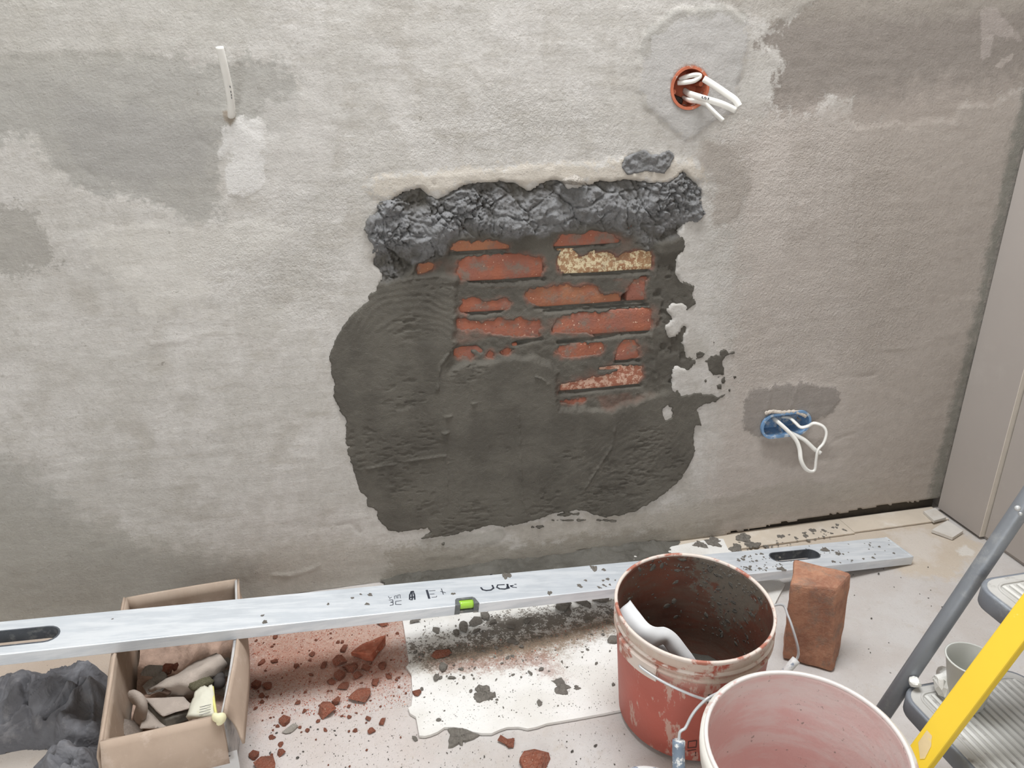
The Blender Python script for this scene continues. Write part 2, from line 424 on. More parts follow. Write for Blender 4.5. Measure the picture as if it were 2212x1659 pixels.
def brick_material(name, a, b, smear=.5, pale=0.0, palecol=S(226, 208, 176), pits=True, sc=1.0):
    t = NT(name)
    oi = t.n('ObjectInfo')
    c = t.mix(t.rng(t.noise(22*sc, 5, .6), .35, .65), a, b)
    hue = t.rng(oi.outputs['Random'], 0, 1, .93, 1.06, False)
    v = t.n('VectorMath', operation='SCALE'); t.put(v.inputs[0], c); t.put(v.inputs[3], hue); c = v.outputs[0]
    if pale: c = t.mix(t.math('MULTIPLY', t.rng(t.noise(130*sc, 4, .7), .46, .56), pale), c, palecol)
    if pits:
        c = t.mix(t.math('MULTIPLY', t.rng(t.noise(260*sc, 2), .32, .24), .7), c, S(92, 44, 32))
        c = t.mix(t.math('MULTIPLY', t.rng(t.noise(170*sc, 1), .71, .75), .75), c, S(232, 205, 180))
    if smear: c = t.mix(t.math('MULTIPLY', t.rng(t.noise(30*sc, 5, .7), .50, .66), smear), c, S(128, 118, 108))
    t.bump(t.noise(160*sc, 4, .65), .0025/sc, .8)
    return t.out(c, .82, 0, .3)

FLOOR_LAYERS = []
def fl(name, pts, col, w=.03, amp=.1, k=1.0): FLOOR_LAYERS.append((name, pts, col, w, amp, k))
fl('ply_left', [(-400, 1380), (300, 1350), (330, 1450), (240, 1560), (130, 1560), (-100, 1590), (-500, 1700)], S(194, 174, 155), .03, .10, .75)
fl('ply_right', [(1560, 1165), (1990, 1100), (2130, 1180), (2060, 1250), (1950, 1240), (1800, 1180), (1600, 1220)], S(197, 181, 160), .02, .08, .7)
fl('red_dust', [(500, 1340), (880, 1320), (900, 1460), (760, 1510), (650, 1520), (560, 1560), (500, 1540)], S(180, 140, 120), .06, .14, .72)  # real brick dust, its red-brown deepened to hold shade as well
fl('red_core', [(540, 1400), (640, 1385), (760, 1400), (850, 1420), (860, 1470), (740, 1490), (600, 1470), (540, 1450)], S(164, 112, 92), .04, .14, .45)  # denser dust, again with some shade put into the colour
fl('pink', [(560, 1500), (900, 1500), (1000, 1800), (400, 1800)], S(206, 192, 186), .06, .15, .4)
fl('white_spill', [(2065, 1190), (2085, 1175), (2105, 1190), (2100, 1200), (2075, 1200)], S(214, 210, 204), .004, .02, .8)
fl('white_spill_two', [(1920, 1150), (1990, 1140), (2040, 1170), (2010, 1215), (1960, 1200)], S(208, 201, 194), .02, .08, .7)
fl('dark_left', [(-300, 1590), (160, 1560), (230, 1600), (240, 1700), (-300, 1750)], S(176, 160, 144), .03, .06, .5)
def floor_material():
    t = NT('dusty_floor')
    n1 = t.noise(7, 6, .62); n2 = t.noise(45, 6, .7); n3 = t.noise(330, 3, .6)
    jit = t.math('SUBTRACT', t.math('ADD', t.math('MULTIPLY', n2, .8), t.math('MULTIPLY', n1, .2)), .5)
    c = t.mix(t.rng(n1, .36, .64), S(193, 186, 181), S(201, 197, 194))
    c = t.mix(t.math('MULTIPLY', t.rng(t.noise(16, 6, .7), .55, .7), .6), c, S(186, 176, 166))
    for name, pts, k, w, amp, s in FLOOR_LAYERS:
        d = t.math('ADD', t.attr(name), t.math('MULTIPLY', jit, amp*1.5))
        c = t.mix(t.math('MULTIPLY', t.rng(d, -w, w), s), c, k)
    zone = t.rng(t.math('ADD', t.attr('red_dust'), t.math('MULTIPLY', jit, .15)), -.06, .04)
    g1 = t.noise(230, 4, .8)
    c = t.mix(t.math('MULTIPLY', zone, t.math('MULTIPLY', t.rng(g1, .54, .62), .7)), c, S(158, 98, 78))
    c = t.mix(t.math('MULTIPLY', zone, t.math('MULTIPLY', t.rng(t.noise(300, 3, .8), .60, .66), .7)), c, S(226, 206, 190))
    c = t.mix(t.math('MULTIPLY', t.rng(n3, .36, .26), .5), c, S(120, 108, 98))
    c = t.mix(t.math('MULTIPLY', t.rng(n3, .66, .76), .5), c, S(232, 226, 220))
    t.bump(t.math('ADD', n3, n2), .0016, .6)
    return t.out(c, .85, 0, .3)

def board_material():
    t = NT('white_board')
    n2 = t.noise(60, 6, .7); n3 = t.noise(300, 3, .65)
    c = t.mix(t.rng(t.noise(9, 5), .4, .6), S(232, 230, 226), S(222, 219, 213))
    jit = t.math('SUBTRACT', t.math('ADD', t.math('MULTIPLY', n2, .6), t.math('MULTIPLY', n3, .4)), .5)
    d = t.math('ADD', t.attr('wet'), t.math('MULTIPLY', jit, .16))  # wet band with the level's cast shadow painted into its brown
    c = t.mix(t.math('MULTIPLY', t.rng(d, -.03, .03), .9), c, S(128, 106, 82))
    d = t.math('ADD', t.attr('redwet'), t.math('MULTIPLY', jit, .16))
    c = t.mix(t.math('MULTIPLY', t.rng(d, -.02, .02), .6), c, S(150, 108, 92))
    d = t.math('ADD', t.attr('grit'), t.math('MULTIPLY', jit, .45))
    c = t.mix(t.math('MULTIPLY', t.rng(d, -.004, .01), .85), c, S(116, 108, 98))
    c = t.mix(t.math('MULTIPLY', t.rng(t.noise(210, 3, .7), .34, .28), .8), c, S(110, 98, 86))
    t.bump(t.math('ADD', n2, n3), .0012, .6)
    return t.out(c, .7, 0, .35)

def bucket_outside():
    t = NT('red_plastic_dusty')
    c = t.vary(S(178, 92, 78), 6, .12)
    c = t.mix(t.math('MULTIPLY', t.rng(t.noise(24, 5, .7, t.vmap((1, 1, .35), (0, .35, 0))), .54, .59), .8), c, S(196, 166, 152))
    c = t.mix(t.math('MULTIPLY', t.rng(t.noise(9, 4, .6), .5, .7), .25), c, S(206, 150, 138))
    up = t.rng(t.attr('rimness'), .0, 1.0, 0, .8)
    c = t.mix(t.math('MULTIPLY', up, t.rng(t.noise(30, 5, .7), .36, .50)), c, S(214, 204, 190))
    t.bump(t.noise(120, 3), .001, .4)
    return t.out(c, .5, 0, .4)
def bucket_inside(name, a, b, dust, k):
    t = NT(name)
    c = t.mix(t.rng(t.noise(8, 5, .6), .4, .6), a, b)
    st = t.noise(14, 6, .65, t.vmap((.6, .6, 2.2), (.3, .2, 0)))
    c = t.mix(t.math('MULTIPLY', t.rng(st, .42, .62), k), c, dust)
    c = t.mix(t.math('MULTIPLY', t.rng(t.noise(90, 5, .7), .62, .68), .7), c, S(120, 114, 104))
    mud = t.math('ADD', t.attr('mud'), t.math('MULTIPLY', t.math('SUBTRACT', t.noise(40, 6, .7), .5), 1.6))
    c = t.mix(t.math('MULTIPLY', t.rng(mud, .45, .62), .85), c, S(118, 112, 102))
    t.bump(t.noise(110, 4, .6), .0016, .5)
    return t.out(c, .6, 0, .35)

def metal_dusty(name, col, dust, k=(.5, .66), metal=.55, rough=.42, streak=(.25, 3, 3), sr=(0, 0, 0)):
    t = NT(name)
    c = t.vary(col, 20, .06)
    c = t.mix(t.math('MULTIPLY', t.rng(t.noise(22, 6, .66, t.vmap(streak, sr)), *k), .8), c, dust)
    t.bump(t.noise(160, 3, .6), .0005, .4)
    return t.out(c, rough, metal, .5)

def cardboard(name, a, b):
    t = NT(name)
    c = t.mix(t.rng(t.noise(10, 5, .6), .38, .62), a, b)
    c = t.mix(t.math('MULTIPLY', t.rng(t.noise(34, 6, .7), .54, .68), .5), c, S(206, 188, 174))
    t.bump(t.noise(120, 3, .6, t.vmap((1, 1, .1))), .0006, .5)
    return t.out(c, .85, 0, .25)

def cloth_material():
    t = NT('dark_cloth')
    c = t.mix(t.rng(t.noise(7, 4, .6), .4, .62), S(124, 124, 128), S(100, 99, 102))
    c = t.mix(t.math('MULTIPLY', t.rng(t.noise(24, 6, .68), .52, .7), .5), c, S(150, 147, 147))
    rd = t.math('ABSOLUTE', t.math('SUBTRACT', t.noise(26, 3, .55, None, .6), .5))
    t.bump(t.rng(rd, 0, .2), .005, .3)
    rd = t.math('ABSOLUTE', t.math('SUBTRACT', t.noise(60, 3, .55, None, .5), .5))
    t.bump(t.rng(rd, 0, .2), .002, .2)
    t.bump(t.noise(500, 2), .0005, .5)
    return t.out(c, .95, 0, .15)

M_WALL = wall_material(); M_PATCH = patch_material(); M_MORTAR = mortar_material()
M_MORTAR_DRY = mortar_material('grey_mortar', S(118, 114, 107), S(98, 94, 88), .8)
M_BRICK = brick_material('brick', S(166, 104, 82), S(150, 100, 86), .8)
M_BRICK_TAN = brick_material('brick_orange', S(170, 118, 90), S(160, 104, 82), .6)
M_BRICK_CREAM = brick_material('brick_cream', S(164, 122, 92), S(176, 140, 106), .25, .9, S(232, 218, 182))
M_BRICK_PINK = brick_material('brick_pink', S(176, 120, 98), S(166, 108, 88), .2, .75, S(222, 190, 170))
M_BRICK_LOOSE = brick_material('brick_loose', S(180, 132, 106), S(150, 106, 86), .5, .15, S(210, 174, 146), pits=False)
M_FRAG = brick_material('brick_fragment', S(190, 118, 94), S(174, 106, 84), .3, .3, S(208, 160, 138), sc=.08)
M_FRAG_PALE = brick_material('plaster_chip', S(222, 214, 204), S(206, 196, 184), .1, pits=False, sc=.08)
M_FLOOR = floor_material(); M_BOARD = board_material()
M_PLY = simple('plywood', S(205, 193, 177), .8, f=12, amt=.08, bump=.0005, dust=S(220, 212, 202), dust_t=(.5, .75))
M_DRYWALL = simple('drywall_paper', S(171, 163, 157), .9, f=3, amt=.03, dust=S(180, 173, 167), dust_f=5)
M_DRYWALL_EDGE = simple('drywall_edge', S(214, 206, 194), .9, amt=.05)
M_TILE = simple('plasterboard_offcut', S(208, 203, 196), .85, amt=.05, dust=S(196, 188, 178))
M_ALU = metal_dusty('dusty_aluminium', S(212, 218, 224), S(234, 238, 242), (.4, .62), .28, .42)
M_INK = simple('black_print', S(52, 56, 66), .7, amt=.3, dust=S(150, 154, 160), dust_f=120, dust_t=(.58, .7))
M_RUBBER = simple('dark_rubber', S(82, 86, 92), .7, amt=.2, dust=S(122, 124, 125), dust_f=60, dust_t=(.5, .7))
M_VIAL = simple('green_vial', S(160, 206, 74), .15, amt=.1, spec=.6)
M_VIAL_H = simple('vial_housing', S(104, 108, 108), .5, amt=.15, dust=S(160, 158, 150), dust_f=80)
M_BK_OUT = bucket_outside()
M_BK_IN = bucket_inside('bucket_inside_dirty', S(120, 76, 62), S(98, 66, 56), S(112, 92, 80), .7)
M_BK2_IN = bucket_inside('bucket_inside_pink', S(220, 184, 180), S(222, 196, 192), S(224, 213, 209), .7)
M_BK2_OUT = simple('bucket_white_outside', S(226, 222, 214), .6, amt=.06, dust=S(196, 150, 140), dust_f=12, dust_t=(.56, .66))
M_RIM = simple('bucket_rim', S(222, 208, 198), .55, amt=.06, dust=S(176, 112, 94), dust_f=22, dust_t=(.5, .6))
M_RIM_W = simple('white_rim', S(228, 221, 217), .5, amt=.04, dust=S(200, 160, 154), dust_f=26, dust_t=(.6, .68))
M_WIRE = simple('white_wire', S(206, 208, 210), .35, .3, amt=.08, spec=.6)
M_GRIP_W = simple('white_grip', S(232, 232, 230), .45, amt=.05, dust=S(150, 160, 176), dust_f=70, dust_t=(.58, .64))
M_GRIP_B = simple('grey_blue_grip', S(120, 134, 150), .5, amt=.15, dust=S(226, 226, 224), dust_f=60, dust_t=(.52, .6))
M_LUMP = mortar_material('grey_lump', S(156, 150, 141), S(136, 130, 122), .75)
M_FLOATW = simple('white_float', S(224, 225, 226), .5, amt=.05, dust=S(176, 172, 166), dust_f=30, dust_t=(.56, .72))
M_CARD = cardboard('cardboard_inside', S(184, 166, 150), S(172, 152, 134))
M_CARD_OUT = cardboard('cardboard_outside', S(188, 168, 151), S(180, 160, 143))
M_CARD_PRINT = simple('cardboard_printed', S(196, 194, 192), .8, amt=.1, dust=S(150, 150, 152), dust_f=30)
M_PAPER = simple('label_paper', S(214, 214, 214), .8, amt=.04)
M_CLOTH = cloth_material()
M_FELT = simple('dusty_felt', S(170, 158, 148), .95, amt=.12, f=14, bump=.0006, bf=400, dust=S(190, 176, 166), dust_f=18)
M_FELT_D = simple('dark_felt', S(86, 84, 78), .9, amt=.2, dust=S(130, 124, 114))
M_PACKET = simple('yellow_packet', S(220, 217, 200), .45, amt=.06, dust=S(206, 196, 120), dust_f=16, dust_t=(.55, .65))
M_PACKET_D = simple('dirty_cap', S(78, 74, 56), .8, amt=.35, f=60, dust=S(140, 132, 104), dust_f=50)
M_BLACK = simple('dark_glove', S(72, 68, 66), .8, amt=.2)
M_LADDER_G = metal_dusty('grey_tube', S(138, 142, 148), S(168, 170, 172), (.52, .7), .35, .45, (1, 1, 1))
M_LADDER_D = metal_dusty('tread_edge', S(132, 137, 145), S(166, 171, 175), (.52, .7), .3, .5, (1, 1, 1))
M_TREAD = simple('tread_top', S(186, 184, 180), .75, f=20, amt=.08, dust=S(140, 135, 130), dust_f=30, dust_t=(.55, .7))
M_TREAD_RIB = simple('tread_rib', S(214, 213, 209), .8, amt=.05, f=6, dust=S(176, 172, 166), dust_f=7, dust_t=(.55, .75))
M_YELLOW = simple('yellow_paint', S(244, 207, 66), .4, f=8, amt=.04, dust=S(244, 226, 140), dust_f=26, dust_t=(.68, .74))
M_STICKER = simple('worn_sticker', S(226, 203, 160), .6, amt=.08, dust=S(238, 210, 120), dust_f=40, dust_t=(.52, .58))
M_CUP = simple('translucent_cup', S(204, 204, 198), .4, amt=.03)
M_TISSUE = simple('crumpled_wrap', S(232, 231, 226), .35, amt=.05, spec=.6)
M_ORANGE = simple('orange_plastic', S(192, 112, 84), .5, amt=.15, dust=S(196, 186, 176), dust_f=60, dust_t=(.56, .64))
M_BLUE = simple('blue_plastic', S(118, 154, 192), .5, amt=.15, dust=S(190, 198, 206), dust_f=55, dust_t=(.5, .62))
M_CABLE = simple('white_cable', S(236, 234, 228), .4, amt=.03, dust=S(200, 192, 182), dust_f=60, dust_t=(.66, .74))
M_GAP_SHADE = simple('gap_shade', S(70, 64, 56), .95, amt=.2)  # dark colour standing in for shade behind the render
# ------------------------------------------------------------------ back wall
RX = 1.473                                # inner corner with the right wall
OUT = [(825,432),(845,420),(868,405),(890,396),(912,392),(928,408),(945,420),(960,412),(985,402),(1005,390),(1030,386),(1060,381),(1090,383),(1120,385),(1145,401),(1160,391),(1190,380),(1215,379),(1228,394),(1250,399),(1275,389),(1290,379),(1320,380),(1350,377),(1390,382),(1430,385),(1460,372),(1475,362),(1490,369),(1510,389),(1522,404),(1528,425),(1515,441),(1520,460),(1505,481),(1488,482),(1476,506),(1479,535),(1470,560),(1471,590),(1480,606),(1501,618),(1496,636),(1503,655),(1486,669),(1479,686),(1491,705),(1485,720),(1484,745),(1494,770),(1502,790),(1480,806),(1466,820),(1461,838),(1475,855),(1500,849),(1530,850),(1550,858),(1568,852),(1546,868),(1520,876),(1508,886),(1513,907),(1524,930),(1503,917),(1499,937),(1497,957),(1501,977),(1493,1000),(1480,1017),(1470,1036),(1450,1056),(1430,1072),(1405,1085),(1395,1093),(1370,1105),(1340,1114),(1310,1117),(1280,1112),(1255,1101),(1225,1105),(1195,1109),(1165,1121),(1140,1127),(1119,1132),(1090,1139),(1060,1134),(1035,1142),(1015,1152),(1005,1146),(990,1155),(955,1160),(910,1164),(932,1150),(925,1140),(890,1146),(860,1152),(845,1148),(828,1135),(815,1120),(812,1105),(795,1095),(788,1075),(775,1058),(768,1035),(760,1000),(748,982),(745,950),(747,930),(743,905),(730,880),(721,860),(719,830),(713,795),(712,770),(720,750),(728,725),(735,713),(755,685),(770,671),(790,655),(800,640),(812,625),(818,605),(808,590),(798,575),(800,560),(805,545),(808,530),(798,520),(795,505),(785,497),(790,480),(798,465),(805,455),(810,440)]
BLOBS = [[(1335,362),(1344,338),(1366,327),(1392,318),(1406,331),(1424,329),(1446,319),(1459,337),(1447,360),(1434,378),(1396,374),(1352,382)],
         [(1528,775),(1545,768),(1556,769),(1555,757),(1563,752),(1575,760),(1588,757),(1588,765),(1571,770),(1563,781),(1566,796),(1556,809),(1541,813),(1529,799)],
         [(1498,762),(1512,756),(1526,764),(1519,772),(1504,776)], [(1490,773),(1500,768),(1505,790),(1494,790)],
         [(1205,1113),(1222,1107),(1251,1109),(1248,1113),(1222,1115)], [(1190,1124),(1270,1122),(1272,1125),(1192,1127)],
         [(1285,1123),(1305,1122),(1332,1125),(1330,1127),(1290,1127)], [(1143,1140),(1152,1136),(1157,1141),(1148,1144)],
         [(1157,1138),(1172,1134),(1178,1139),(1162,1143)], [(954,1174),(959,1173),(961,1179),(955,1180)],
         [(1584,811),(1590,810),(1592,816),(1586,817)], [(1558,820),(1565,815),(1564,828),(1559,826)], [(1546,832),(1556,830),(1559,842),(1549,843)],
         [(1572,841),(1578,839),(1577,845)], [(783,450),(790,449),(791,457),(785,458)], [(1508,345),(1515,337),(1516,348),(1510,350)],
         [(1479,489),(1500,488),(1502,500),(1482,506)], [(792,638),(803,632),(806,644),(795,648)], [(1276,368),(1292,357),(1288,366),(1276,372)],
         [(925,385),(942,380),(950,395),(944,410),(930,404)], [(1046,374),(1054,374),(1052,382),(1046,381)]]
for _k in range(26):
    x0, y0 = random.gauss(1530, 28), random.gauss(790, 34); s0 = random.uniform(1.5, 4)
    BLOBS.append([(x0-s0, y0), (x0, y0-s0*.8), (x0+s0, y0+.5), (x0, y0+s0*.9)])
HOLES = [[(1446,706),(1458,697),(1474,694),(1466,712),(1452,722),(1447,715)], [(1433,884),(1442,876),(1452,882),(1450,902),(1438,908),(1434,898)],
         [(1452,668),(1470,660),(1480,672),(1462,684)], [(1462,800),(1476,802),(1470,822),(1460,815)]]
BZ = [(985,690),(988,600),(930,592),(895,600),(900,566),(960,560),(972,520),(1100,515),(1200,500),(1345,498),(1420,520),(1422,700),(1405,730),(1420,850),(1330,885),(1208,888),(1203,800),(1150,775),(1080,775),(1000,790),(975,800),(968,770),(985,740)]
EXPO = [[(975,543),(980,530),(1000,521),(1015,520),(1020,528),(1035,524),(1050,530),(1060,520),(1078,522),(1088,530),(1102,536),(1095,540),(1080,546),(1000,549)],
        [(902,598),(905,572),(930,567),(942,574),(932,590),(915,601)],
        [(990,600),(995,570),(1010,558),(1050,555),(1100,552),(1140,555),(1172,562),(1173,580),(1168,606),(1100,612),(1030,614),(1000,607)],
        [(1200,532),(1215,515),(1235,508),(1250,512),(1270,505),(1290,499),(1315,503),(1330,515),(1339,521),(1300,530),(1240,537),(1205,541)],
        [(1205,570),(1214,550),(1225,541),(1240,545),(1248,558),(1265,560),(1285,545),(1320,548),(1340,560),(1358,548),(1385,542),(1402,546),(1413,560),(1413,578),(1402,590),(1340,596),(1240,599),(1213,588)],
        [(999,674),(1000,650),(1030,648),(1060,655),(1090,650),(1105,658),(1090,672),(1060,678),(1020,684)],
        [(1142,640),(1150,630),(1180,626),(1220,622),(1240,626),(1262,622),(1290,625),(1304,642),(1340,638),(1340,656),(1300,664),(1180,670),(1145,655)],
        [(1358,655),(1365,625),(1375,605),(1400,600),(1395,620),(1390,656)],
        [(983,700),(990,693),(1010,695),(1040,702),(1060,695),(1110,692),(1165,698),(1168,715),(1165,725),(1110,727),(1070,722),(1040,712),(1000,715),(985,712)],
        [(1198,715),(1205,695),(1230,685),(1250,680),(1300,678),(1340,672),(1380,668),(1405,672),(1412,685),(1412,716),(1350,726),(1290,732),(1270,722),(1220,717)],
        [(982,770),(984,760),(1000,758),(1015,762),(1025,772),(1018,782),(1010,775),(985,770)], [(1051,770),(1058,764),(1068,768),(1064,776),(1054,775)],
        [(1085,764),(1092,759),(1112,757),(1100,766),(1090,770)],
        [(1208,764),(1213,752),(1260,746),(1300,745),(1307,752),(1300,765),(1260,770),(1215,772)],
        [(1333,778),(1342,750),(1352,738),(1370,738),(1380,750),(1383,772),(1370,782),(1345,786)],
        [(1214,838),(1240,828),(1290,820),(1330,810),(1340,800),(1370,793),(1390,795),(1390,815),(1375,834),(1300,845),(1240,852),(1214,854)],
        [(1215,872),(1240,868),(1265,866),(1255,872),(1232,876)], [(1313,942),(1322,932),(1327,945),(1322,962),(1312,960)]]
JOINTS = [[(975,550),(1090,547)], [(1015,613),(1178,606)], [(1203,540),(1260,535),(1337,524)], [(1222,598),(1404,589)], [(1020,682),(1085,674)], [(1160,669),(1395,655)],
          [(1112,747),(1172,735)], [(1209,743),(1290,735),(1406,719)], [(1335,785),(1383,782)], [(1215,854),(1385,836)], [(978,756),(1030,754),(1040,762)],
          [(1180,676),(1300,668),(1400,662)], [(1345,795),(1300,800)]]
RIDGES = [([(790,1012),(850,1002),(905,992),(962,984)], .0028), ([(963,984),(966,1020),(965,1090)], .002), ([(1120,900),(1124,1000),(1128,1080),(1140,1108)], .0018),
          ([(1328,920),(1322,960),(1295,1005),(1262,1055)], .0034), ([(962,905),(964,980)], .0016), ([(945,840),(950,790),(968,765)], .003), ([(860,608),(905,600),(985,592)], .003),
          ([(1020,872),(1038,868)], .004), ([(960,900),(975,898)], .004), ([(958,935),(968,933)], .004), ([(1158,814),(1170,818),(1185,830)], .004), ([(1416,600),(1414,700),(1400,760)], .003),
          ([(1450,740),(1448,800),(1440,830)], .003)]
TOPZ = [(780,440),(840,410),(960,400),(1200,372),(1340,340),(1450,320),(1540,380),(1530,490),(1480,500),(1435,520),(1400,535),(1340,505),(1290,490),(1220,500),(1190,510),(1110,515),(1060,510),(1000,508),(975,520),(960,556),(900,572),(870,590),(822,612),(800,590),(790,520)]
OB_C, OB_R = W(1487, 190)[[0, 2]], .036
BB_A, BB_B, BB_R = W(1669, 919)[[0, 2]], W(1723, 912)[[0, 2]], .0285

outw = wpoly(OUT)
def mortar_sd(x, z):
    s = sdf(x, z, outw)
    for b in BLOBS: s = np.maximum(s, sdf(x, z, wpoly(b)))
    for h in HOLES: s = np.minimum(s, -sdf(x, z, wpoly(h)))
    return s + fbm(x, z, 60, 3, 31)*.0045 + fbm(x, z, 240, 2, 37)*.0016

def axis(stops):                          # stops: (value, step)
    a = []
    for (v0, st), (v1, _) in zip(stops[:-1], stops[1:]):
        a.append(np.linspace(v0, v1, max(2, int(round((v1-v0)/st))+1))[:-1])
    return np.concatenate(a+[[stops[-1][0]]])
wx = axis([(-2.2, .05), (-1.0, .005), (RX+.03, 0)])
wz = axis([(0, .0045), (1.36, .05), (2.6, 0)])
X, Z = np.meshgrid(wx, wz, indexing='ij')
wattr = {}
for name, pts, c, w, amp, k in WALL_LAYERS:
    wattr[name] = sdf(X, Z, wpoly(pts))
mr = sdf(X, Z, wpoly([(1560, 290), (1700, 270), (1900, 320), (2000, 500), (1980, 700), (1900, 800), (1600, 830), (1560, 700), (1530, 500)]))
ml = sdf(X, Z, wpoly([(560, 420), (760, 330), (960, 200), (1300, 230), (1340, 330), (960, 360), (800, 420), (760, 600), (700, 700), (480, 640), (430, 560)]))
wattr['rough'] = np.clip(np.maximum(sstep(-.08, .08, mr), .7*sstep(-.06, .08, ml))*(.6+.4*fbm(X, Z, 9, 3, 3))+.22, 0, 1)
h = fbm(X, Z, 2.2, 3, 1)*.004 + fbm(X, Z, 9, 4, 2)*.0016 + fbm(X*.5, Z*1.6, 40, 3, 5)*.0006
jit = fbm(X, Z, 32, 4, 8)*.02
for nm, a in (('damp_right', -.0016), ('box_patch', .003), ('socket_patch', .0016), ('trail', .0012), ('halo', .0012), ('lip', .0022), ('skim', .0008), ('damp_left', -.0008), ('low_smooth', .0012)):
    h += a*sstep(-.004, .004, wattr[nm]+jit*.5)
h += .0025*np.exp(-(pdist(X, Z, wpoly([(1722, 838), (1712, 870), (1700, 886)]))/.0025)**2)
h += .0025*np.exp(-(pdist(X, Z, wpoly([(1662, 840), (1662, 862), (1655, 885)]))/.0025)**2)
for pts, a in (([(1890, 810), (1850, 815), (1815, 812)], -.002), ([(1850, 935), (1815, 945), (1790, 962)], -.002), ([(470, 715), (400, 735), (330, 742)], .0014), ([(1980, 750), (1890, 757)], .0016),
               ([(505, 1130), (520, 1080), (530, 1040)], -.002), ([(590, 1243), (630, 1243), (670, 1232), (690, 1222)], .005), ([(520, 1195), (530, 1250)], .002), ([(736, 640), (742, 690)], .003),
               ([(715, 130), (726, 250), (730, 330)], .0016), ([(1835, 350), (1842, 480), (1850, 560)], .002), ([(1775, 300), (1776, 520)], .0014), ([(726, 1135), (760, 1130), (775, 1150)], -.004),
               ([(185, 365), (220, 400)], -.0018), ([(430, 300), (450, 315)], -.0018), ([(805, 1210), (812, 1245)], .004), ([(1020, 130), (1050, 190)], .0016)):
    h += a*np.exp(-(pdist(X, Z, wpoly(pts))/.0035)**2)*(.6+.5*fbm(X, Z, 30, 2, 4))
msd = mortar_sd(X, Z)
k_ = sstep(.008, .017, msd); h = h*(1-k_)-.045*k_
h = np.where(np.hypot(X-OB_C[0], Z-OB_C[1]) < OB_R-.001, -.07, h)
h = np.where(pdist(X, Z, np.array([BB_A, BB_B])) < BB_R-.001, -.07, h)
foot = .005+.022*sstep(.75, 1.35, X)+fbm(X, X*0+3.3, 22, 4, 6)*.010
h = np.where(Z < np.where(X > .5, foot, -1), -.036, h)
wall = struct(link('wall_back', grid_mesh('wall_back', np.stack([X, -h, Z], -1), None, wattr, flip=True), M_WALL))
wall['label'] = 'rough grey cement-rendered back wall with damp patches and a wet mortar repair'
backer = link('wall_core', raw([(-2.2, .05, 0), (RX+.03, .05, 0), (RX+.03, .05, 2.6), (-2.2, .05, 2.6)], [(0, 3, 2, 1)][::-1]), M_GAP_SHADE, wall, False)

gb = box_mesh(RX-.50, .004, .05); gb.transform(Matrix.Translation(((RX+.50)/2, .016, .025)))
link('foot_shade_strip', gb, M_GAP_SHADE, wall, False)['label'] = 'dark strip standing in for the shade under the render'  # dark strip added in the recess to paint its shade
# wet mortar spread over the brickwork
lo, hi = wpoly(OUT+[(1600, 740)]).min(0)-.02, wpoly(OUT+[(1600, 740), (1340, 320)]).max(0)+.02
mx = np.arange(lo[0], hi[0], .0021); mz = np.arange(lo[1], hi[1], .0021)
X, Z = np.meshgrid(mx, mz, indexing='ij')
sd = mortar_sd(X, Z)
bz = sstep(-.008, .008, sdf(X, Z, wpoly(BZ))+fbm(X, Z, 50, 3, 41)*.008)
tz = sstep(-.012, .010, np.maximum(sdf(X, Z, wpoly(TOPZ)), sdf(X, Z, wpoly(BLOBS[0])))+fbm(X, Z, 40, 3, 43)*.010)
# floated area
c0 = W(905, 800)[[0, 2]]; dc = np.hypot(X-c0[0], Z-c0[1]); arc = sstep(.02, .12, Z-c0[1])*sstep(.30, .12, dc)
c1 = W(1180, 760)[[0, 2]]; dc1 = np.hypot(X-c1[0], Z-c1[1]); arc1 = sstep(0, .1, c1[1]-Z-.14)*sstep(-.05, .1, X-c1[0])
hs = .0022+fbm(X, Z, 5, 3, 51)*.0022+fbm(X, Z, 30, 4, 52)*.0009+fbm(X*1.4, Z, 150, 2, 53)*.0005
hs += arc*.0005*np.sin(dc/.0042*2+6*fbm(X, Z, 14, 3, 54))*(.5+.8*np.abs(fbm(X, Z, 22, 3, 55)))
hs += arc1*.00022*np.sin(dc1/.0042*2+7*fbm(X, Z, 14, 3, 56))*(.4+.8*np.abs(fbm(X, Z, 22, 3, 57)))
pit = sstep(.22, .42, fbm(X, Z, 9, 3, 58))*sstep(.1, .5, fbm(X*.6, Z*1.8, 90, 3, 59))
hs -= pit*.002
for cxp, cyp, rp in ((1395, 945, 40), (1375, 1040, 55), (1290, 1070, 40), (880, 700, 40), (880, 850, 50), (1010, 790, 45)):
    q = W(cxp, cyp)[[0, 2]]
    hs -= .0036*np.exp(-((X-q[0])**2+(Z-q[1])**2)/(rp*.0008)**2)*sstep(.1, .45, fbm(X*.55, Z*1.9, 85, 3, 60))
for pts, a in RIDGES:
    d = pdist(X, Z, wpoly(pts))+fbm(X, Z, 60, 3, 61)*.003
    hs += 1.35*a*np.exp(-(d/.0022)**2)*(.75+.8*fbm(X, Z, 70, 2, 62))
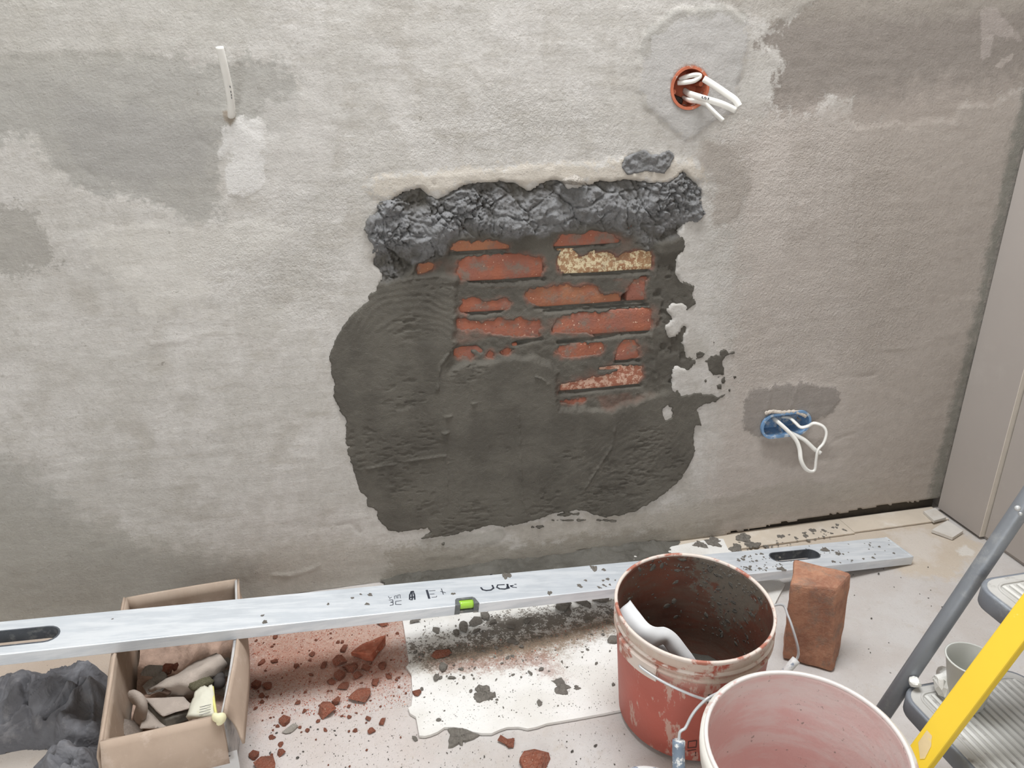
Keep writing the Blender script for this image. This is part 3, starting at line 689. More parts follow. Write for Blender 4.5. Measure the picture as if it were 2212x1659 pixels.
# brick area: thin smear just proud of the brick faces
BF = -.010
hb = BF+.0022+fbm(X, Z, 26, 4, 63)*.0022+fbm(X, Z, 120, 3, 64)*.0012
joint = np.zeros_like(X)
for pts in JOINTS:
    d = pdist(X, Z, wpoly(pts)); g = np.exp(-(d/.0036)**2); joint = np.maximum(joint, g)
    below = pdist(X, Z, wpoly([(a, b+9) for a, b in pts]))
jwide = np.zeros_like(X)
for pts in JOINTS: jwide = np.maximum(jwide, np.exp(-(pdist(X, Z, wpoly([(a, b+4) for a, b in pts]))/.010)**2))
joint = joint*np.clip(.75+.9*fbm(X, Z, 28, 3, 88), .15, 1.15)
hb -= joint*.011
ex = np.full(X.shape, -1.0)
for e in EXPO: ex = np.maximum(ex, sdf(X, Z, wpoly(e)))
ex = ex+fbm(X, Z, 70, 3, 65)*.006+fbm(X, Z, 220, 2, 66)*.002
hb = hb*(1-sstep(-.004, .002, ex))+(BF-.007)*sstep(-.004, .002, ex)
hole = sdf(X, Z, wpoly([(1340, 651), (1349, 640), (1358, 634), (1357, 652)]))
hb = np.where(hole > -.001, -.034, hb)
# lumpy packed mortar along the top: overlapping trowel dabs with cracked ragged borders
Xd, Zd = X+fbm(X, Z, 16, 3, 71)*.016, Z+fbm(X, Z, 16, 3, 72)*.016
d1, d2, idc = worley(Xd*.8+Zd*.45, Zd*1.15-Xd*.25, 17, 73)
e1, e2, ide = worley(Xd, Zd, 62, 76)
g1, g2, _ = worley(Xd, Zd, 150, 79)
cm = sstep(-.25, .3, fbm(X, Z, 20, 3, 82)); crack = sstep(.09, .0, d2-d1)*(.4+.6*cm); crk2 = sstep(.18, .0, e2-e1)*sstep(-.2, .35, fbm(X, Z, 34, 3, 83)); crk3 = sstep(.3, 0, g2-g1)*sstep(-.1, .4, fbm(X, Z, 50, 3, 84))
facet = (idc-.5)*.010 + (fbm(X, Z, 12, 2, 74))*.008
tilt = ((Xd*.8+Zd*.45)*17 % 1-.5)*.004
crumb = sstep(-.05, .30, fbm(X, Z, 11, 3, 75)+.25*(.5-idc))
rdg = 1-np.abs(fbm(Xd*1.2, Zd, 26, 4, 85, .6))*2.4
ht = -.003+facet*.9+tilt-crack*.006-crumb*(crk2*.006+crk3*.0025)+crumb*(ide-.5)*.005+fbm(X, Z, 80, 4, 77, .7)*.005+np.clip(rdg, -.6, 1)*.004+(.35+.65*crumb)*fbm(Xd, Zd, 150, 3, 86, .7)*.005-crk2*.002
zt = sdf(X, Z, wpoly(TOPZ))
ztop = np.interp(X, wpoly([(780, 440), (840, 405), (960, 400), (1200, 376), (1340, 374), (1470, 362), (1530, 400)])[:, 0], wpoly([(780, 440), (840, 405), (960, 400), (1200, 376), (1340, 374), (1470, 362), (1530, 400)])[:, 1])
uu = (ztop-Z)/.115+fbm(X, Z, 12, 2, 89)*.25
ht = ht*1.15+.003+.016*sstep(-.05, .62, uu)-.016*sstep(.62, 1.05, uu)-.006
h = hs*(1-bz)+hb*bz
h = h*(1-tz)+ht*tz
col = sstep(-.01, .01, sdf(X, Z, wpoly([(1418, 560), (1470, 550), (1470, 600), (1490, 700), (1480, 800), (1455, 850), (1425, 850), (1410, 720)])))
h = h*(1-col)+(-.004+fbm(X, Z, 24, 4, 78)*.005-.006*sstep(.2, .5, fbm(X, Z, 40, 3, 80)))*col
rim = sstep(-.003, .0028, sd)
bl0 = sstep(-.004, .006, sdf(X, Z, wpoly(BLOBS[0])))
h = h*(1-bl0)+(.007+fbm(X, Z, 60, 4, 87, .65)*.007)*bl0
top_edge = sstep(.014, .003, sd)*tz*sstep(.0, .02, Z-W(1100, 470)[2])*(1-bl0)
h = -.007*(1-rim)+h*rim - top_edge*.010
keep = sd > -.004
ring = sd > -.006
mort = link('mortar_patch', grid_mesh('mortar_patch', np.stack([X, -h, Z], -1), ring,
            {'lump': tz*sstep(-.02, .012, h), 'joint': joint*bz, 'smear': np.clip(bz*(1-tz)*(1-sstep(.15, .7, jwide))*(1.15*sstep(.0048, .0002, h-BF)*sstep(-.012, -.001, ex)+.35*sstep(.0, .4, fbm(X, Z, 14, 3, 81))), 0, 1)}, flip=True), M_PATCH, wall)

# bricks behind the mortar
def brick(x0, x1, z0, z1, mat, seed, label=None, face=BF):
    me = box_mesh(x1-x0, .05, z1-z0, .003)
    rough_up(me, 3, .0022, 40, seed)
    me.transform(Matrix.Translation(((x0+x1)/2, -face+.0262, (z0+z1)/2)))
    o = link('brick', me, mat, wall)
    if label: o['label'] = label
    return o
def wx_(px, py): return W(px, py)[0]
def wz_(px, py): return W(px, py)[2]
rows = []
def brow(pl, pr, yb, mats, hh=.051):
    pass
B = [  # left px, right px, bottom-left px y, bottom-right px y, material, label
    (968, 1106, 546, 543, M_BRICK_TAN, None), (1196, 1400, 536, 524, M_BRICK, None),
    (898, 962, 604, 602, M_BRICK_TAN, None), (988, 1176, 611, 603, M_BRICK, None), (1205, 1412, 595, 585, M_BRICK_CREAM, 'brick with a cream-flaked rounded face'),
    (990, 1112, 680, 672, M_BRICK, None), (1128, 1346, 668, 655, M_BRICK_TAN, None), (1357, 1412, 654, 650, M_BRICK, None),
    (978, 1176, 742, 734, M_BRICK, None), (1196, 1414, 736, 713, M_BRICK, None),
    (978, 1120, 803, 797, M_BRICK, None), (1206, 1308, 796, 789, M_BRICK, None), (1332, 1384, 782, 779, M_BRICK, None),
    (1212, 1394, 850, 832, M_BRICK_PINK, 'brick with a pink speckled face'), (1210, 1340, 912, 902, M_BRICK, None), (1300, 1330, 975, 972, M_BRICK_TAN, None)]
for k, (pl, pr, yl, yr, mt, lb) in enumerate(B):
    z0 = (wz_(pl, yl)+wz_(pr, yr))/2
    o = brick(wx_(pl, yl), wx_(pr, yr), z0, z0+.051, mt, k, lb, BF+random.uniform(-.0008, .0012))
# pale plaster lump on the upper edge of the repair
me = chunk_mesh('plaster_lump', 5, .8, 22, .3); q = W(1243, 377)
o = link('plaster_lump', me, M_FRAG_PALE, wall); o.scale = (.068, .05, .044); o.location = (q[0], -.012, q[2]-.018)

# ------------------------------------------------------------------ right wall: two layers of plasterboard
y_edge = F(2105, 1166)[1]
wr = struct(link('wall_right', raw([(RX+.018, .06, 0), (RX+.018, -3.6, 0), (RX+.018, -3.6, 2.6), (RX+.018, .06, 2.6), (RX+.06, .06, 0), (RX+.06, -3.6, 0), (RX+.06, -3.6, 2.6), (RX+.06, .06, 2.6)],
     [(0, 3, 2, 1), (4, 5, 6, 7), (1, 2, 6, 5), (3, 7, 6, 2)]), M_DRYWALL, None, False))
pb = box_mesh(.018, abs(y_edge)-.006, 2.58, .0008)
pb.transform(Matrix.Translation((RX+.009, (y_edge-.006)/2, 1.29+.007)))
link('drywall_panel', pb, M_DRYWALL, wr, False)
eb = box_mesh(.0178, .0016, 2.58); eb.transform(Matrix.Translation((RX+.009, y_edge-.0009, 1.297)))
link('panel_edge', eb, M_DRYWALL_EDGE, wr, False)['label'] = 'pale cut edge of the plasterboard panel'
pb = box_mesh(.006, 2.0, 2.58, .0008); pb.transform(Matrix.Translation((RX+.0152, y_edge-.004-1.0, 1.299)))
link('drywall_panel', pb, M_DRYWALL, wr, False)

# ------------------------------------------------------------------ the rest of the room, behind the camera
M_PLASTER = simple('plain_plaster', S(206, 203, 197), .9, f=4, amt=.04)
def room_side(name, v): struct(link(name, raw(v, [(0, 1, 2, 3)]), M_PLASTER, None, False))
room_side('wall_left', [(-2.2, .06, -.01), (-2.2, -3.6, -.01), (-2.2, -3.6, 2.6), (-2.2, .06, 2.6)])
room_side('wall_front', [(-2.2, -3.6, -.01), (RX+.0125, -3.6, -.01), (RX+.0125, -3.6, 2.6), (-2.2, -3.6, 2.6)])
room_side('ceiling', [(-2.2, .06, 2.6), (RX+.06, .06, 2.6), (RX+.06, -3.6, 2.6), (-2.2, -3.6, 2.6)])
# ------------------------------------------------------------------ floor
fx = axis([(-2.2, .06), (-.85, .007), (1.62, 0)]); fy = axis([(-3.6, .06), (-.95, .007), (.055, 0)])
X, Y = np.meshgrid(fx, fy, indexing='ij')
fattr = {n: sdf(X, Y, fpoly(p)) for n, p, c, w, a, k in FLOOR_LAYERS}
hz = fbm(X, Y, 3, 3, 91)*.0006+fbm(X, Y, 40, 3, 92)*.0005
floor = struct(link('floor', grid_mesh('floor', np.stack([X, Y, hz-.0012], -1), None, fattr), M_FLOOR))
floor['label'] = 'dusty pale floor strewn with rubble'
def floor_board(pts):
    me = prism(fpoly(pts, .004), [], 0.0, .004, .0006)
    link('floor_board', me, M_PLY, floor, False)
p0 = F(1545, 1161, .004); p1 = F(1823, 1130, .004); p2 = F(2018, 1101, .004); yb = .006
def strip(xa, xb, ya, yb2):
    me = prism([(xa, ya), (xb, ya), (xb, yb2), (xa, yb2)], [], 0.0, .004, .0005)
    link('floor_board', me, M_PLY, floor, False)
yf = F(1837, 1152, .004)[1]
strip(.60, p1[0]-.001, yf, yb); strip(p1[0]+.001, RX-.008, yf+.004, yb)
# ------------------------------------------------------------------ junction boxes and cables in the wall
def ring_mesh(path2, depth0, depth1, t):          # open cup following a closed outline in (x, z)
    P = np.asarray(path2); n = len(P); c = P.mean(0); T = np.roll(P, -1, 0)-np.roll(P, 1, 0)
    N = np.stack([T[:, 1], -T[:, 0]], 1); N /= np.linalg.norm(N, axis=1)[:, None]
    if ((P-c)*N).sum() < 0: N = -N
    I = P-N*t; V = []
    for Q, y in ((P, depth1), (P, depth0), (I, depth0), (I, depth1-t)):
        V += [(q[0], y, q[1]) for q in Q]
    fs = []
    for k in range(3):
        for a in range(n):
            b = (a+1) % n; fs.append((k*n+a, k*n+b, (k+1)*n+b, (k+1)*n+a))
    fs.append(tuple(3*n+a for a in range(n))); fs.append(tuple(range(n))[::-1])
    me = raw(V, fs); bm = bmesh.new(); bm.from_mesh(me); bmesh.ops.recalc_face_normals(bm, faces=bm.faces); bm.to_mesh(me); bm.free()
    return me
th = np.linspace(0, 2*math.pi, 37)[:-1]
t = thing('junction_box', 'round orange junction box sunk in the wall above the mortar patch', 'junction box', (OB_C[0], 0, OB_C[1]))
P = np.stack([OB_C[0]+(OB_R+.0032)*np.cos(th), OB_C[1]+(OB_R+.0032)*np.sin(th)], 1)
attach(link('box_cup', ring_mesh(P, -.0085, .045, .0052), M_ORANGE, None, False), t)
for a in (.25, 1.0, 3.4):                            # screw posts and ribs inside
    r0 = OB_R-.008
    v, f = tube([(OB_C[0]+r0*math.cos(a), .004, OB_C[1]+r0*math.sin(a)), (OB_C[0]+r0*math.cos(a), .042, OB_C[1]+r0*math.sin(a))], .0045, n=8)
    attach(link('screw_post', raw(v, f), M_ORANGE, None, False), t)
me = chunk_mesh('mortar_plug', 11, 1, 16, .3); o = link('mortar_plug', me, M_MORTAR_DRY); o.scale = (.045, .022, .03); o.location = (OB_C[0]-.012, .036, OB_C[1]-.026)
o.rotation_euler = (0, .3, 0); bpy.context.view_layer.update(); attach(o, t)
t = thing('socket_box', 'double blue socket box sunk in the wall at lower right', 'socket box', ((BB_A[0]+BB_B[0])/2, 0, (BB_A[1]+BB_B[1])/2))
dv = BB_B-BB_A; ang = math.atan2(dv[1], dv[0]); P = []
for k in range(18): a = ang+math.pi/2+math.pi*k/17; P.append(BB_A+(BB_R+.0032)*np.array([math.cos(a), math.sin(a)]))
for k in range(18): a = ang-math.pi/2+math.pi*k/17; P.append(BB_B+(BB_R+.0032)*np.array([math.cos(a), math.sin(a)]))
attach(link('box_cup', ring_mesh(np.array(P), -.0065, .046, .0055), M_BLUE, None, False), t)
mid = (BB_A+BB_B)/2
for s in (-1, 1):
    nrm = np.array([-dv[1], dv[0]])/np.linalg.norm(dv)*s
    a = mid+nrm*(BB_R-.003); b = mid+nrm*(BB_R-.012)
    v, f = tube([(a[0], .02, a[1]), (b[0], .02, b[1])], .0015, .014, n=8)
    attach(link('divider', raw(v, f), M_BLUE, None, False), t)
v = []
pts = [(1652, 893), (1668, 889), (1690, 891), (1712, 889), (1730, 893), (1741, 899)]
v, f = tube([W(a, b, -.004) for a, b in pts], .005, .003, n=8, seg=24, taper=[.6+.5*abs(math.sin(k*1.7)) for k in range(24)])
attach(link('mortar_crust', raw(v, f), M_FRAG_PALE), t)['label'] = 'grey-white mortar crust on the upper rim'

def cable(label, pts, rx, ry, hint, seg=40, group=None, parts=None):
    v, f = tube([W(*p) for p in pts], rx, ry, n=10, seg=seg, hint=hint)
    o = link('cable', raw(v, f), M_CABLE); return tag(o, label, 'cable', group)
cable('single flat white cable sticking up from the bare wall at upper left', [(499, 262, .02), (500, 245, -.006), (499, 225, -.018), (495, 195, -.030), (489, 165, -.040), (482, 133, -.049), (474, 101, -.056)], .0062, .0036, (1, 0, 0))
cA = cable('flat white cable end with pointed tip and printed marks in the orange box', [(1478, 196, .03), (1490, 203, .0), (1508, 209, -.014), (1528, 215, -.026), (1560, 225, -.042), (1590, 239, -.052)], .0062, .0036, (0, 0, 1))
cable('white cable bent back beside the orange box in a narrow hairpin', [(1597, 230, -.055), (1588, 216, -.050), (1570, 203, -.040), (1545, 186, -.028), (1520, 170, -.016)], .0062, .004, (0, 0, 1))
cable('short white cable drooping lowest from the orange box with a cut end', [(1478, 212, .03), (1490, 217, .0), (1507, 219, -.008), (1524, 224, -.02), (1535, 235, -.03), (1548, 248, -.038), (1562, 261, -.044)], .0068, .004, (.7, 0, -.5))
cable('white cable curled inside the top of the orange box', [(1464, 179, .006), (1480, 178, -.002), (1500, 174, -.006), (1512, 164, -.008), (1500, 162, -.006), (1482, 166, .0), (1468, 172, .01)], .0045, .0036, (0, 0, 1))
o = cable('long white cable looped out of the blue socket box', [(1668, 902, .03), (1675, 907, .004), (1699, 928, -.02), (1719, 950, -.034), (1727, 970, -.042), (1730, 993, -.05), (1738, 1010, -.054), (1749, 1018, -.056), (1760, 1015, -.057), (1763, 993, -.056), (1767, 972, -.056),
      (1779, 957, -.054), (1785, 936, -.05), (1778, 921, -.044), (1759, 914, -.036), (1746, 920, -.028), (1730, 923, -.02), (1718, 913, -.010), (1705, 902, .004), (1690, 901, .02)], .0052, .0034, (0, 0, 1), 90)
cable('short white cable end crossing behind the looped one at the blue socket box', [(1706, 932, .03), (1712, 937, -.004), (1737, 950, -.024), (1760, 971, -.036), (1773, 979, -.042)], .0052, .0034, (0, 0, 1))

# ------------------------------------------------------------------ flat marks drawn on real surfaces
def ribbon(pts3, nrm, w, lift=.0004):
    P = np.asarray(pts3, float); V = []; f = []
    n = np.asarray(nrm, float); n /= np.linalg.norm(n)
    for a, b in zip(P[:-1], P[1:]):
        d = b-a; L = np.linalg.norm(d)
        if L < 1e-7: continue
        d /= L; s = np.cross(n, d)*w/2; a2 = a-d*w*.3; b2 = b+d*w*.3; k = len(V)
        V += [a2+s+n*lift, a2-s+n*lift, b2-s+n*lift, b2+s+n*lift]; f.append((k, k+1, k+2, k+3))
    return V, f
def strokes(name, lines, plane, mat, parent, lift=.0004):
    V = []; Fc = []
    p, n = plane
    for pts, w in lines:
        v, f = ribbon([PL(a, b, p, n) for a, b in pts], n, w, lift); o = len(V)
        V += v; Fc += [tuple(i+o for i in q) for q in f]
    o = link(name, raw(V, Fc), mat, None, False)
    return attach(o, parent) if parent else o

def marks_on(ob, lines, w, name='printed_marks'):     # print laid on the surface it belongs to
    bv = BVHTree.FromPolygons([v.co[:] for v in ob.data.vertices], [tuple(p.vertices) for p in ob.data.polygons])
    V = []; Fc = []
    for L in lines:
        P = []; N = None
        for px, py in L:
            d = ray(px, py); h_ = bv.ray_cast(Vector(CAM), Vector(d/np.linalg.norm(d)))
            if h_[0] is not None: P.append(np.array(h_[0])); N = np.array(h_[1]) if N is None else N
        if len(P) > 1:
            v, f = ribbon(P, N, w, .0005); k = len(V); V += v; Fc += [tuple(i+k for i in q) for q in f]
    if V: link(name, raw(V, Fc), M_INK, ob, False)['kind'] = 'stuff'
Q5 = lambda L: [(1340+a/5.53, b/5.53) for a, b in L]
marks_on(cA, [Q5([(972, 1160), (986, 1150), (978, 1172), (994, 1176)]), Q5([(1004, 1162), (1020, 1160), (1030, 1178), (1014, 1184), (1004, 1162)]), Q5([(1062, 1170), (1046, 1172), (1058, 1184), (1042, 1192)])], .0011)
Q6 = lambda L: [(380+a/6.38, 60+b/6.38) for a, b in L]
marks_on(bpy.data.objects['cable'], [Q6([(742, 800), (748, 825)]), Q6([(754, 870), (757, 895)]), Q6([(762, 915), (764, 940)]), Q6([(765, 955), (768, 975)])], .0011)
# ------------------------------------------------------------------ the long spirit level
LT = np.array([1.233, -.160, .0225]); LL = np.array([-.566, -.312, .2140])   # top centre line, right end and at the left frame edge
le = LL-LT; le /= np.linalg.norm(le)
la = np.cross(np.array([0, 0, 1.]), le); la /= np.linalg.norm(la)             # across, towards the camera
if la[1] > 0: la = -la
ln = np.cross(la, le); ln = ln if ln[2] > 0 else -ln
LEN, WID, THK = 2.02, .083, .021
def lev(s, a, h=0): return LT+le*s+la*a+ln*h
def levuv(px, py):
    q = PL(px, py, LT, ln)-LT; return np.array([q@le, q@la])
def slot(c0, c1, r, n=10):
    a0, a1 = (c0, c1)
    P = [(a0[0]+r*math.cos(t), a0[1]+r*math.sin(t)) for t in np.linspace(math.pi/2, 3*math.pi/2, n)]
    return P+[(a1[0]+r*math.cos(t), a1[1]+r*math.sin(t)) for t in np.linspace(-math.pi/2, math.pi/2, n)]
u0, u1 = levuv(1757, 1196), levuv(1684, 1203)
lv = levuv(108, 1369)
vc = levuv(1009, 1305)
slots = [slot((u0[0]+.004, u0[1]), (u1[0]+.006, u0[1]), .0185), slot((lv[0]+.006, lv[1]), (lv[0]+.14, lv[1]), .0205)]
outl = [(0, -WID/2), (vc[0]-.024, -WID/2)] + [] + [(LEN, -WID/2), (LEN, WID/2), (vc[0]+.023, WID/2), (vc[0]+.019, WID/2-.017), (vc[0]-.019, WID/2-.017), (vc[0]-.023, WID/2), (0, WID/2)]
LM = Matrix(((le[0], la[0], ln[0], LT[0]), (le[1], la[1], ln[1], LT[1]), (le[2], la[2], ln[2], LT[2]), (0, 0, 0, 1)))
if LM.to_3x3().determinant() < 0: flipL = True
else: flipL = False
def put_level(me, flip=flipL):
    me.transform(LM)
    if flip: me.flip_normals()
    return me
tl = thing('spirit_level', 'two-metre aluminium spirit level lying slanted from the box rim to the floor', 'level', tuple(LT))
attach(link('level_body', put_level(prism(outl, slots, -THK, 0, .0012)), M_ALU, None, False), tl)
for sl in slots:
    P = np.asarray(sl); c = P.mean(0)
    V = []; n = len(P)
    for sc_, hz_ in ((1.0, .0008), (.955, .0008), (.955, -THK-.0005), (1.0, -THK-.0005)):
        rr_ = .0185 if sl is slots[0] else .0205
        for q in P:
            # inward offset towards the slot axis
            ax = np.array([min(max(q[0], P[:, 0].min()+rr_), P[:, 0].max()-rr_), c[1]])
            d = q-ax; V.append((*(ax+d*(1 if sc_ == 1 else .88)), hz_))
    f = []
    for k in range(4):
        for a in range(n):
            b = (a+1) % n; f.append((k*n+a, k*n+b, ((k+1) % 4)*n+b, ((k+1) % 4)*n+a))
    me = raw(V, f); put_level(me)
    bm = bmesh.new(); bm.from_mesh(me); bmesh.ops.recalc_face_normals(bm, faces=bm.faces); bm.to_mesh(me); bm.free()
    attach(link('hand_hole_lining', me, M_RUBBER, None, False), tl)
hb_ = [(vc[0]-.0225, WID/2+.0008), (vc[0]-.0185, WID/2-.0155), (vc[0]-.015, WID/2-.019), (vc[0]+.015, WID/2-.019), (vc[0]+.0185, WID/2-.0155), (vc[0]+.0225, WID/2+.0008), (vc[0]+.0138, WID/2+.0008), (vc[0]+.0125, WID/2-.0145), (vc[0]-.0125, WID/2-.0145), (vc[0]-.0138, WID/2+.0008)]
win = [(vc[0]-.0135, WID/2-.0005), (vc[0]-.0125, WID/2-.0145), (vc[0]+.0125, WID/2-.0145), (vc[0]+.0135, WID/2-.0005)]
vh = attach(link('vial_housing', put_level(prism(hb_, [], -THK+.001, .0012, .0006)), M_VIAL_H, None, False), tl)
o = link('vial_seat', put_level(prism(win, [], -THK+.0015, -.0135, .0003)), M_VIAL_H, None, False); attach(o, vh)
v, f = tube([lev(vc[0]-.0132, WID/2-.0072, -.0055), lev(vc[0]+.0132, WID/2-.0072, -.0055)], .0078, n=14, seg=8)
o = link('vial', raw(v, f), M_VIAL); attach(o, vh); o['label'] = 'bright green bubble vial'
def ec(s):
    me = prism([(s-.001, -WID/2-.0006), (s+.0035, -WID/2-.0006), (s+.0035, WID/2+.0006), (s-.001, WID/2+.0006)], [], -THK-.0004, .0006, .0004)
    return attach(link('end_cap', put_level(me), M_ALU, None, False), tl)
ec(-.003)
K = lambda L: [(820+a/7.373, 1230+b/7.373) for a, b in L]
ink = [(K([(150,490),(205,485),(215,515),(175,525),(215,530),(215,565),(165,578)]), .0013), (K([(345,500),(255,510),(255,560),(345,560)]), .0013),
       (K([(140,430),(160,465),(190,445)]), .001), (K([(240,470),(235,430),(270,420),(275,460)]), .001), (K([(290,460),(290,410),(325,405),(332,460)]), .001),
       (K([(478,480),(480,410),(505,355),(535,350),(555,410),(560,480)]), .0028), (K([(480,450),(560,440)]), .003), (K([(495,485),(520,485)]), .003), (K([(515,360),(520,470)]), .003),
       (K([(752,335),(790,462)]), .0042), (K([(790,345),(885,338)]), .0012), (K([(800,398),(870,392)]), .0012), (K([(830,448),(905,440)]), .0012), (K([(905,440),(910,425)]), .0012),
       (K([(985,310),(1015,400)]), .0014), (K([(970,350),(1050,375)]), .0014),
       (K([(1615,292),(1640,325),(1700,338),(1770,330),(1815,300),(1795,255)]), .0034),
       (K([(1866,285),(1910,310),(1990,315),(2060,298),(2030,240)]), .0034), (K([(1985,245),(1880,250),(1870,280)]), .0026), (K([(2040,240),(2030,300)]), .0034),
       (K([(2080,262),(2130,255)]), .002), (K([(2110,285),(2180,290)]), .0022), (K([(2150,240),(2175,238)]), .002), (K([(2090,275),(2110,268)]), .003)]
strokes('lettering', ink, (LT, ln), M_INK, tl)['kind'] = 'stuff'

# ------------------------------------------------------------------ white board on the floor under the level
BT = .0055
be = [(868,1330),(872,1350),(879,1395),(884,1432),(878,1440),(889,1456),(892,1500),(889,1525),(882,1529),(886,1540),(899,1548),(903,1570),(906,1588),(918,1589),(930,1586),(945,1580),(960,1570),(980,1570),(1000,1572),(1022,1580),(1040,1583),(1062,1583),(1080,1575),(1095,1570),(1120,1569),(1140,1573),(1160,1569),(1180,1562),(1240,1552),(1300,1541),(1345,1532)]
bo = [tuple(F(a, b, BT)[:2]) for a, b in be]
bo += [(.66, -.455), (.715, -.40), tuple(F(1695, 1262, BT)[:2]), tuple(F(1640, 1215, BT)[:2]), tuple(F(1573, 1187, BT)[:2]), tuple(F(1562, 1164, BT)[:2]), tuple(F(1540, 1163, BT)[:2]), (.60, -.030), (.10, -.055), (.086, -.075)]
bme = prism(bo, [], 0, BT, .0005)
bm = bmesh.new(); bm.from_mesh(bme)
bmesh.ops.triangulate(bm, faces=bm.faces)
for _ in range(5):
    lg = [e for e in bm.edges if e.calc_length() > .012]
    if lg: bmesh.ops.subdivide_edges(bm, edges=lg, cuts=1)
    bmesh.ops.triangulate(bm, faces=bm.faces)
bm.to_mesh(bme); bm.free()
co = np.array([v.co for v in bme.vertices])
for nm, pl in (('wet', [(900, 1408), (1000, 1392), (1110, 1376), (1230, 1345), (1370, 1305), (1385, 1350), (1300, 1375), (1210, 1405), (1110, 1428), (980, 1440), (900, 1440)]),  # first outline follows the level's shadow, painted together with the wetness
               ('redwet', [(940, 1430), (1100, 1420), (1180, 1410), (1195, 1430), (1213, 1462), (1180, 1457), (1150, 1436), (1060, 1448), (950, 1450)]),
               ('grit', [(1060, 1325), (1230, 1322), (1340, 1310), (1345, 1330), (1230, 1350), (1110, 1385), (960, 1420), (890, 1415), (890, 1400), (1040, 1370)])):
    at = bme.attributes.new(nm, 'FLOAT', 'POINT')
    at.data.foreach_set('value', sdf(co[:, 0], co[:, 1], fpoly(pl, BT)).astype(np.float32))
board = tag(link('board', bme, M_BOARD, None, False), 'thin white board with one torn edge lying mortar-spattered under the level', 'board')

# ------------------------------------------------------------------ buckets
class Bucket:
    def __init__(s, cb, rb, ct, rt, nt):
        s.cb, s.ct = np.array(cb, float), np.array(ct, float); s.rb, s.rt = rb, rt
        s.nt = np.array(nt, float)/np.linalg.norm(nt)
    def p(s, t, a, off=0.0, up=0.0):
        n = np.array([0, 0, 1.])*(1-t)+s.nt*t; n /= np.linalg.norm(n)
        e1 = np.array([1., 0, 0]); e1 -= n*(e1@n); e1 /= np.linalg.norm(e1); e2 = np.cross(n, e1)
        c = s.cb*(1-t)+s.ct*t; r = s.rb+(s.rt-s.rb)*t+off
        return c+r*(math.cos(a)*e1+math.sin(a)*e2)+n*up
    def surf(s, prof, n=72, cap0=False, cap1=False, a0=0.0, a1=2*math.pi):
        closed = abs(a1-a0-2*math.pi) < 1e-6; m = n if closed else n+1
        V = [s.p(t, a0+(a1-a0)*k/n, off, up) for (t, off, up) in prof for k in range(m)]
        f = []
        for i in range(len(prof)-1):
            for k in range(n):
                b = (k+1) % m; f.append((i*m+k, i*m+b, (i+1)*m+b, (i+1)*m+k))
        if cap0: f.append(tuple(range(m))[::-1])
        if cap1: f.append(tuple((len(prof)-1)*m+k for k in range(m)))
        return V, f
    def face(s, px, py, off=.0008):          # point on the outer wall seen at a photograph pixel
        d = ray(px, py); best = None
        for t in np.linspace(0, 1, 160):
            a = np.linspace(0, 2*math.pi, 361)
            pts = np.array([s.p(t, x, off) for x in a[::6]])
            q = pts-CAM; z = q@_f; u = CX+FPX*(q@_r)/z; v = CY-FPX*(q@_u)/z
            k = np.argmin((u-px)**2+(v-py)**2+(z > z.mean())*1e6)
            e = (u[k]-px)**2+(v[k]-py)**2
            if best is None or e < best[0]: best = (e, t, a[::6][k])
        return best[1], best[2]
def make_bucket(name, label, B, inside, outside, H):
    t = thing(name, label, 'bucket', tuple(B.cb))
    prof = [(.0, -.006, .0), (.0, -.002, .001), (.02, 0, 0), (.4, 0, 0), (.7, 0, 0), (.80, 0, 0), (.90, 0, 0), (.985, 0, 0), (1.0, .0, 0), (1.0, -.0028, 0), (.97, -.0028, 0), (.6, -.0028, 0), (.3, -.0028, 0), (.03, -.0028, 0), (.015, -.008, 0)]
    V, f = B.surf(prof, 80, True, True)
    mi = [0]*(80*8)+[1]*(80*(len(prof)-9))+[0, 1]
    me = raw(V, f, 'bucket', mi)
    at = me.attributes.new('rimness', 'FLOAT', 'POINT')
    at.data.foreach_set('value', np.array([sstep(.62, 1.0, np.array(p[0])) for p in prof for _ in range(80)], dtype=np.float32))
    at = me.attributes.new('mud', 'FLOAT', 'POINT')
    aa = (np.array([k for _ in prof for k in range(80)])*2*math.pi/80+math.pi) % (2*math.pi)-math.pi
    tt_ = np.array([p[0] for p in prof for _ in range(80)])
    at.data.foreach_set('value', ((np.exp(-((aa-.55)/.6)**2)*.62*sstep(.1, .6, tt_)+.35*sstep(.85, 1, tt_)) if inside is M_BK_IN else tt_*0-1).astype(np.float32))
    attach(link('bucket_wall', me, [outside, inside]), t)
    rp = [(1.0, -.0032, -.002), (1.0, -.0032, .0010), (1.0, -.0012, .0022), (1.0, .0012, .0020), (1.0, .0022, .0), (1.0, .0020, -.003), (1.0, .0012, -.0045), (1.0, .0004, -.005)]
    V, f = B.surf(rp, 80)
    attach(link('rolled_rim', raw(V, f), M_RIM if inside is M_BK_IN else M_RIM_W), t)
    return t
B1 = Bucket((.542, -.496, .0060), .1175, (.527, -.512, .245), .1275, (-.019, -.069, 1))
tb1 = make_bucket('mortar_bucket', 'red bucket with a mortar-smeared inside holding a white float', B1, M_BK_IN, M_BK_OUT, .245)
for t0, t1, w in ((.82, .845, .004), (.885, .90, .0032)):
    V, f = B1.surf([(t0-.006, -.0004, 0), (t0, w, 0), (t1, w, 0), (t1+.006, -.0004, 0)], 80)
    attach(link('rim_band', raw(V, f), M_RIM if t0 > .86 else M_BK_OUT), tb1)
    if t0 < .86:
        me = bpy.data.objects['rim_band'].data
        at = me.attributes.new('rimness', 'FLOAT', 'POINT'); at.data.foreach_set('value', np.full(len(me.vertices), .8, dtype=np.float32))
